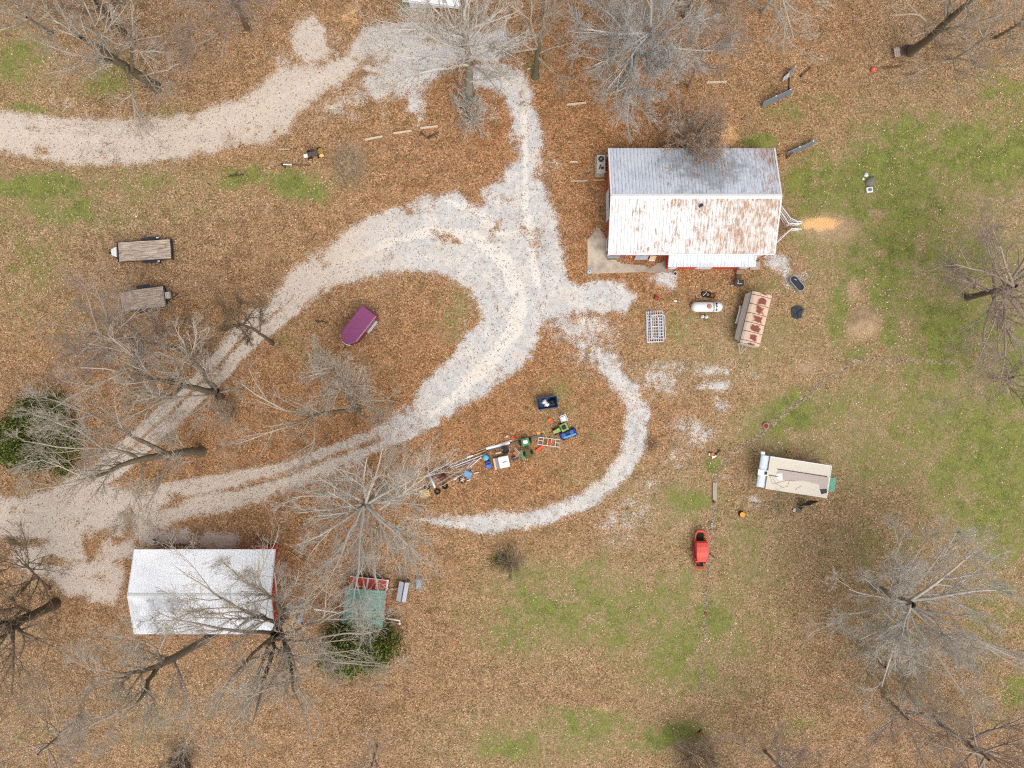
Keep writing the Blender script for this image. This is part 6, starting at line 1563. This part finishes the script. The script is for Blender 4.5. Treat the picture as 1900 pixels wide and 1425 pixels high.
T('tall dense tree over the gravel at the top centre', [(870, 186, 0, .42), (871, 150, 3, .38), (869, 110, 7, .32), (862, 60, 11, .24)], [[(868, 118, 6, .2), (830, 113, 8, .14), (790, 98, 9, .11), (748, 118, 10, .07), (715, 95, 11, .04), (692, 72, 11, .02)], [(868, 120, 6.5, .16), (810, 126, 8, .1), (760, 140, 9, .06), (722, 172, 9, .02)], [(869, 112, 7, .2), (905, 100, 9, .12), (945, 78, 11, .06)], [(866, 90, 8, .2), (820, 70, 11, .13), (770, 48, 13, .06)], [(869, 152, 3, .12), (895, 150, 5, .08), (918, 122, 6, .04)], [(862, 60, 11, .2), (862, 20, 14, .14), (870, -25, 17, .08)], [(862, 62, 11, .16), (900, 40, 14, .08), (930, 20, 16, .03)]], auto=12, length=6.6, style='silver', seed=17, spread=66, d=.72, cling=500, fine=.011)
T('whitish twig bush at the foot of the tall top centre tree, the upper of two', [(867, 197, 0, .05), (867, 193, .5, .04)], auto=16, length=1.8, style='silver', seed=18, spread=66, d=.42, name='twig_bush', cat='bush', group='twig bushes', fine=.007)
T('whitish twig bush at the foot of the tall top centre tree, the lower of two', [(879, 226, 0, .05), (879, 223, .4, .04)], auto=18, length=2.2, style='silver', seed=19, spread=78, d=.42, name='twig_bush', cat='bush', group='twig bushes', fine=.007)
T('large leaning tree at upper left hanging leafy twigs over the drive', [(292, 163, 0, .46), (262, 143, 4, .42), (225, 118, 7, .36), (195, 98, 10, .3), (150, 68, 13, .2)], [[(245, 131, 6, .2), (240, 92, 9, .14), (250, 60, 11, .07)], [(240, 94, 9, .1), (270, 93, 10, .07), (302, 98, 11, .02)], [(235, 124, 7, .18), (244, 150, 7, .14), (250, 190, 7, .1), (246, 220, 7, .07), (252, 262, 7, .02)], [(248, 222, 7, .07), (215, 234, 7, .05), (180, 242, 7, .035), (148, 275, 7, .015)], [(246, 216, 7, .06), (208, 250, 7, .03), (212, 292, 7, .015)], [(248, 225, 7, .06), (275, 248, 7, .03), (293, 262, 7, .015)], [(225, 118, 7, .16), (180, 110, 9, .1), (118, 128, 11, .05)], [(185, 92, 11, .18), (130, 60, 13, .1), (95, 28, 15, .05)], [(258, 140, 5, .13), (290, 136, 7, .07), (335, 118, 9, .03)], [(280, 158, 2, .1), (310, 168, 4, .06), (345, 190, 6, .02)]], auto=9, length=5.5, style='limb', seed=20, d=.68, cling=1500)
T('dark leaning tree at the top edge left of the road bend', [(245, 78, 0, .34), (220, 45, 4, .3), (185, 12, 8, .24), (168, -18, 11, .18)], [[(208, 32, 5, .16), (211, 0, 9, .1), (206, -25, 11, .05)]], auto=11, length=6.5, style='brown', seed=21, d=.75)
T('faint bare tree in the top left corner', [(95, 62, 0, .2), (50, 32, 7, .12)], auto=10, length=6, style='grey', seed=22, d=.7, spread=66)
T('thin purple grey tree at the top edge above the road bend', [(459, 53, 0, .25), (447, 28, 4, .2), (430, -8, 9, .13)], auto=16, length=6.5, style='mauve', seed=23, d=.75, spread=66)
T('small dark twiggy tree leaning over the left two track drive', [(506, 637, 0, .18), (480, 616, 3, .15), (450, 601, 5.5, .11), (420, 604, 7, .06), (390, 612, 8, .03)], [[(482, 617, 3, .1), (482, 580, 5, .06), (492, 550, 6, .02)], [(470, 610, 4, .08), (450, 580, 6, .04), (440, 560, 7, .02)]], auto=14, length=3.4, style='dark', seed=24, d=.7, spread=66)
T('large forked tree left of the island reaching over the two track drive', [(408, 738, 0, .4), (400, 725, 3, .36)], [[(401, 727, 2.5, .32), (368, 722, 6, .27), (330, 716, 8, .22), (290, 702, 10, .16), (230, 690, 12, .09), (150, 682, 14, .04)], [(399, 718, 3.5, .24), (388, 702, 5.5, .19), (364, 682, 7, .15), (347, 655, 9, .1), (330, 618, 11, .05)], [(338, 718, 7.5, .18), (310, 740, 9, .13), (283, 748, 10, .09), (262, 778, 11, .05), (245, 812, 12, .02)], [(325, 730, 7.5, .11), (328, 765, 8, .07), (300, 805, 9, .03)], [(290, 702, 10, .13), (250, 662, 12, .07), (200, 620, 14, .03)], [(230, 690, 12, .09), (160, 722, 14, .05), (95, 760, 15, .02)], [(364, 682, 7, .1), (320, 660, 9, .06), (270, 650, 11, .03)]], auto=6, length=6, style='limb', seed=25, d=.95)
T('large low forked tree reaching over the round evergreen at the left edge', [(374, 838, 0, .44), (350, 838, 3, .4), (310, 845, 6, .36)], [[(312, 843, 6, .27), (303, 836, 6.5, .24), (262, 818, 8, .2), (217, 793, 10, .13), (170, 770, 12, .07), (100, 742, 14, .03)], [(312, 845, 6, .33), (253, 851, 9, .27), (217, 868, 10.5, .19), (167, 888, 12, .11), (95, 905, 14, .04)], [(253, 848, 9, .17), (240, 835, 10, .13), (225, 829, 10.5, .11), (192, 833, 12, .08), (120, 830, 14, .05), (40, 818, 16, .02)], [(268, 860, 7.5, .14), (263, 890, 8, .1), (250, 915, 8.5, .06), (228, 962, 9, .02)], [(250, 915, 8.5, .05), (262, 950, 9, .03), (258, 992, 9, .015)], [(192, 833, 12, .09), (140, 795, 14, .06), (65, 770, 16, .03)], [(167, 888, 12, .08), (110, 862, 14, .05), (45, 852, 15, .02)], [(170, 770, 12, .06), (120, 782, 14, .04), (55, 802, 15, .02)]], auto=4, length=6, style='limb', seed=26, d=.95, fine=.01)
T('long leaning bare tree below the short flatbed trailer', [(340, 650, 0, .24), (313, 642, 3, .21), (253, 631, 8, .16), (167, 622, 13, .08)], [[(253, 631, 8, .12), (220, 600, 10, .07), (160, 570, 12, .02)], [(302, 640, 4, .12), (290, 600, 7, .08), (250, 560, 9, .03)], [(240, 630, 8, .1), (180, 660, 11, .06), (120, 680, 13, .02)]], auto=16, length=6, style='mauve', seed=27, d=.9, spread=70, t_auto=.35)
T('bare tree below the maroon trailer with a long limb to the left', [(664, 763, 0, .3), (643, 733, 4, .25), (639, 702, 6, .2), (636, 665, 8, .13)], [[(661, 760, 2, .2), (620, 765, 4, .18), (581, 770, 6, .15), (530, 763, 8, .1), (480, 742, 10, .06), (448, 712, 11, .02)], [(583, 771, 6, .14), (540, 790, 8, .1), (490, 808, 9, .06), (436, 824, 10, .02)], [(582, 772, 6, .12), (584, 810, 7, .09), (575, 848, 8, .06), (556, 895, 9, .02)], [(656, 752, 2, .11), (690, 740, 4, .07), (732, 745, 5, .03)], [(664, 765, 1.5, .1), (690, 786, 3, .06), (738, 792, 4, .02)]], auto=14, length=5.0, style='limb', seed=28, d=.8, spread=64)
T('wide radiating bare tree between the junk row and the metal shop', [(712, 905, 0, .34), (694, 922, 4, .3), (674, 940, 8, .23)], [[(690, 926, 5, .15), (690, 998, 8, .1), (688, 1050, 11, .06), (702, 1095, 13, .02)], [(674, 940, 8, .15), (668, 1000, 11, .11), (665, 1060, 14, .07), (655, 1125, 16, .02)], [(674, 940, 8, .13), (640, 1010, 12, .08), (608, 1082, 15, .03)], [(680, 936, 7, .13), (740, 900, 11, .08), (805, 878, 13, .03)], [(704, 945, 8, .11), (770, 900, 12, .06), (845, 850, 14, .02)]], auto=15, length=7.8, style='silver', seed=29, spread=76, d=.85, fine=.01)
T('very large tree at the right end of the metal shop spreading over its roof', [(528, 1142, 0, .42), (516, 1160, 4, .38), (508, 1178, 7, .33)], [[(512, 1168, 4, .26), (497, 1235, 9, .2), (484, 1281, 13, .13), (468, 1345, 17, .06)], [(518, 1168, 4, .26), (537, 1213, 8, .2), (541, 1252, 11, .15), (547, 1295, 14, .08), (582, 1375, 17, .03)], [(530, 1143, 3, .2), (527, 1128, 6, .16), (495, 1101, 8, .14), (480, 1094, 9, .11), (479, 1056, 11, .07), (481, 1024, 12, .03)], [(480, 1094, 9, .1), (455, 1085, 10, .07), (435, 1062, 11, .05), (408, 1038, 12, .02)], [(518, 1160, 4, .22), (503, 1150, 7, .18), (463, 1137, 9, .15), (431, 1128, 10, .12), (391, 1103, 12, .08), (361, 1073, 14, .05), (318, 1045, 15, .02)], [(455, 1135, 9, .11), (410, 1143, 11, .06), (370, 1135, 12, .04), (328, 1108, 13, .02)], [(500, 1152, 7, .1), (470, 1160, 9, .07), (440, 1182, 11, .03)], [(510, 1182, 6, .18), (540, 1170, 8, .14), (600, 1150, 11, .09), (655, 1128, 13, .03)], [(504, 1188, 7, .16), (560, 1190, 10, .12), (620, 1178, 12, .08), (705, 1170, 14, .03)], [(515, 1205, 8, .14), (560, 1222, 10, .1), (620, 1228, 12, .07), (705, 1236, 14, .02)], [(506, 1182, 7, .2), (450, 1230, 12, .12), (400, 1300, 16, .06), (345, 1375, 18, .02)]], auto=4, length=8.5, style='limb', seed=30, spread=80, d=1.0, fine=.01)
T('thick dark trunked tree emerging from behind the metal shop', [(404, 1170, 0, .42), (392, 1180, 2.5, .4), (355, 1203, 5, .36), (316, 1224, 8, .32), (297, 1234, 9, .28)], [[(297, 1234, 9, .25), (262, 1245, 11, .19), (242, 1254, 12, .14), (215, 1248, 13, .09), (187, 1238, 14, .05), (162, 1242, 15, .02)], [(242, 1254, 12, .12), (215, 1258, 13, .09), (190, 1262, 14, .06), (162, 1287, 16, .02)], [(292, 1238, 9, .23), (280, 1265, 11, .19), (262, 1290, 13, .14), (252, 1306, 14, .09), (200, 1362, 17, .04)], [(240, 1256, 12, .1), (222, 1270, 14, .06), (206, 1286, 15, .02)], [(300, 1231, 9, .16), (290, 1205, 11, .11), (270, 1190, 12, .07), (195, 1178, 14, .02)], [(252, 1306, 14, .09), (180, 1340, 17, .05), (120, 1375, 19, .02)]], auto=2, length=6.0, style='limb', seed=31, d=1.05, spread=74, t_auto=.9)
T('massive trunked tree leaning out of the left edge', [(103, 1120, 0, .46), (75, 1135, 3, .44), (40, 1150, 6, .4), (0, 1163, 10, .33), (-40, 1176, 14, .25)], [[(60, 1140, 4, .2), (30, 1120, 8, .14), (-10, 1098, 11, .06)], [(45, 1150, 6, .28), (15, 1176, 9, .22), (-22, 1198, 12, .14)], [(20, 1158, 8, .16), (30, 1220, 12, .1), (20, 1290, 15, .04)]], auto=8, length=8.5, style='brown', seed=32, d=.8, spread=70)
T('thin dark bare tree over the pale gravel patch at the left edge', [(92, 1092, 0, .13), (62, 1062, 5, .1), (30, 1035, 9, .05)], auto=13, length=4.8, style='dark', seed=33, d=.7, spread=68, t_auto=.35)
T('bare tree in the bottom left corner', [(150, 1330, 0, .2), (110, 1365, 6, .14), (70, 1400, 10, .08)], auto=13, length=7, style='mauve', seed=34, d=.85, spread=70)
T('olive grey tree behind the barn drooping russet leaves over its roof', [(1267, 273, 0, .16), (1276, 256, 2.5, .13)], [[(1272, 262, 1.5, .08), (1300, 235, 4, .06), (1335, 212, 6, .02)], [(1274, 262, 1.8, .08), (1300, 282, 5, .05), (1325, 302, 6.5, .02)], [(1274, 262, 1.8, .07), (1310, 268, 5, .05), (1358, 290, 6.5, .02)], [(1272, 264, 1.6, .07), (1270, 285, 5.2, .05), (1278, 310, 6.5, .02)]], auto=22, length=4.2, style='grey', seed=35, d=.78, spread=60, bias=(.35, .05), cling=2600)
T('brown twiggy shrub standing alone below the gravel loop', [(945, 1046, 0, .06), (945, 1045, .4, .05)], auto=24, length=1.8, style='brown', seed=36, d=.38, spread=66, name='twig_bush', cat='bush', group='twig bushes', fine=.008)
T('dense dark brown shrub at the bottom edge left of the pinkish tree', [(1283, 1392, 0, .1), (1287, 1402, 1.5, .08)], auto=30, length=3.2, style='brown', seed=37, d=.62, spread=66, name='twig_bush', cat='bush', group='twig bushes')
T('small dark shrub at the bottom edge in the left half', [(343, 1412, 0, .08), (341, 1416, .8, .06)], auto=26, length=1.7, style='dark', seed=38, d=.6, spread=62, name='twig_bush', cat='bush', group='twig bushes')
T('pale wiry bush against the lower wall of the white shed', [(1452, 913, 0, .03), (1452, 914, .2, .03)], auto=12, length=3.0, style='tan', seed=39, d=.45, spread=84, name='twig_bush', cat='bush', group='twig bushes', up=0, fine=.008)
T('low dark green brown bush under the forked tree left of the island', [(432, 762, 0, .05), (432, 762, .5, .05)], auto=14, length=1.8, style='brown', seed=40, d=.4, spread=62, name='twig_bush', cat='bush', group='twig bushes', cling=0)
T('thin bare tree at the bottom edge in the lower left', [(700, 1385, 0, .12), (690, 1420, 5, .08)], auto=8, length=4.5, style='mauve', seed=41, d=.6)
T('faint bare tree on the leaf slope left of the top drive bend', [(350, 120, 0, .1), (335, 92, 5, .06)], auto=9, length=4, style='mauve', seed=42, d=.65)

# evergreens : many small scale sprays through the whole crown
EVG = leaf_mat('evergreen_spray', [(36, 42, 20), (54, 64, 26), (78, 88, 34), (104, 112, 42), (136, 140, 62)])
def evergreen(label, px, py, rad, hgt, n, seed, squash=1.0, rot=0):
    rg = np.random.default_rng(seed)
    o = thing('evergreen_tree', label, 'evergreen', px, py, 0, rot, 'round evergreens')
    MB().tube([(0, 0, 0), (0, 0, hgt * .8)], [.22, .06], 8).build('trunk', DKBARK, o)
    # foliage in clumps at the ends of boughs
    nb = 150; az = rg.uniform(0, 2 * PI, nb); hz = rg.beta(1.1, 1.5, nb)
    rr = rad * np.sqrt(np.clip(1 - hz ** 1.5, .02, 1)) * rg.uniform(.45, 1.0, nb) * (1 + .12 * np.sin(3 * az + seed))
    c = np.stack([rr * np.cos(az), rr * np.sin(az) * squash, .35 + hz * hgt], 1)
    pts = c[rg.integers(0, nb, n)] + rg.normal(0, 1, (n, 3)) * np.array([.5, .5, .3])
    pts[:, 2] = np.clip(pts[:, 2], .1, None)
    leaf_cards(rg, pts, .19, EVG, o, 'crown', flat=.3)
    for k in range(14):
        j = rg.integers(0, nb); MB().tube([(0, 0, c[j, 2] * .8), tuple(c[j])], [.05, .02], 5).build('bough', DKBARK, o)
    return o
evergreen('rounded dark evergreen at the left edge under pale branches', 90, 808, 4.1, 5.0, 30000, 3)
evergreen('rounded olive evergreen below the green roofed shed', 672, 1187, 4.1, 4.2, 24000, 4, .78, 20)
o = thing('green_shrub', 'low bright green clump beside the brown twiggy shrub', 'shrub', 930, 1040)
leaf_cards(np.random.default_rng(5), np.random.default_rng(6).normal(0, 1, (700, 3)) * np.array([.55, .35, .12]) + np.array([0, 0, .25]), .14, leaf_mat('clump_leaf', [(50, 66, 24), (84, 104, 36), (120, 136, 56)]), o, 'foliage')
MB().tube([(0, 0, 0), (0, 0, .3)], .03, 5).build('stem', DKBARK, o)
# loose straw on the round mound, nobody could count it
rg = np.random.default_rng(8); n = 6500
a = rg.uniform(0, 2 * PI, n); r_ = np.abs(rg.normal(0, .55, n)); c0 = P(648, 307)
x = c0.x + 1.9 * r_ * np.cos(a) * (1 + .1 * np.sin(3 * a)); y = c0.y + 2.45 * r_ * np.sin(a)
z = sample(HGT, x, y) + rg.uniform(.02, .16, n); L = rg.uniform(.12, .3, n); b_ = rg.uniform(0, PI, n); tz = rg.normal(0, .25, n)
p3 = np.stack([np.stack([x - np.cos(b_) * L / 2, y - np.sin(b_) * L / 2, z - tz * L / 2], 1), np.stack([x, y, z + .02], 1), np.stack([x + np.cos(b_) * L / 2, y + np.sin(b_) * L / 2, z + tz * L / 2], 1)], 1)
v, q, g = tubes(p3, np.full((n, 3), .009), 3)
m, t, b = new_mat('dry_straw'); t.put(b.inputs['Base Color'], t.ramp(t.noise(t.geo(), 4, 4, .7), [(.3, lin((120, 96, 70))), (.5, lin((160, 138, 108))), (.7, lin((200, 180, 150)))]))
tag(mesh_np('straw', v, q, m), kind='stuff')
add_leaves()
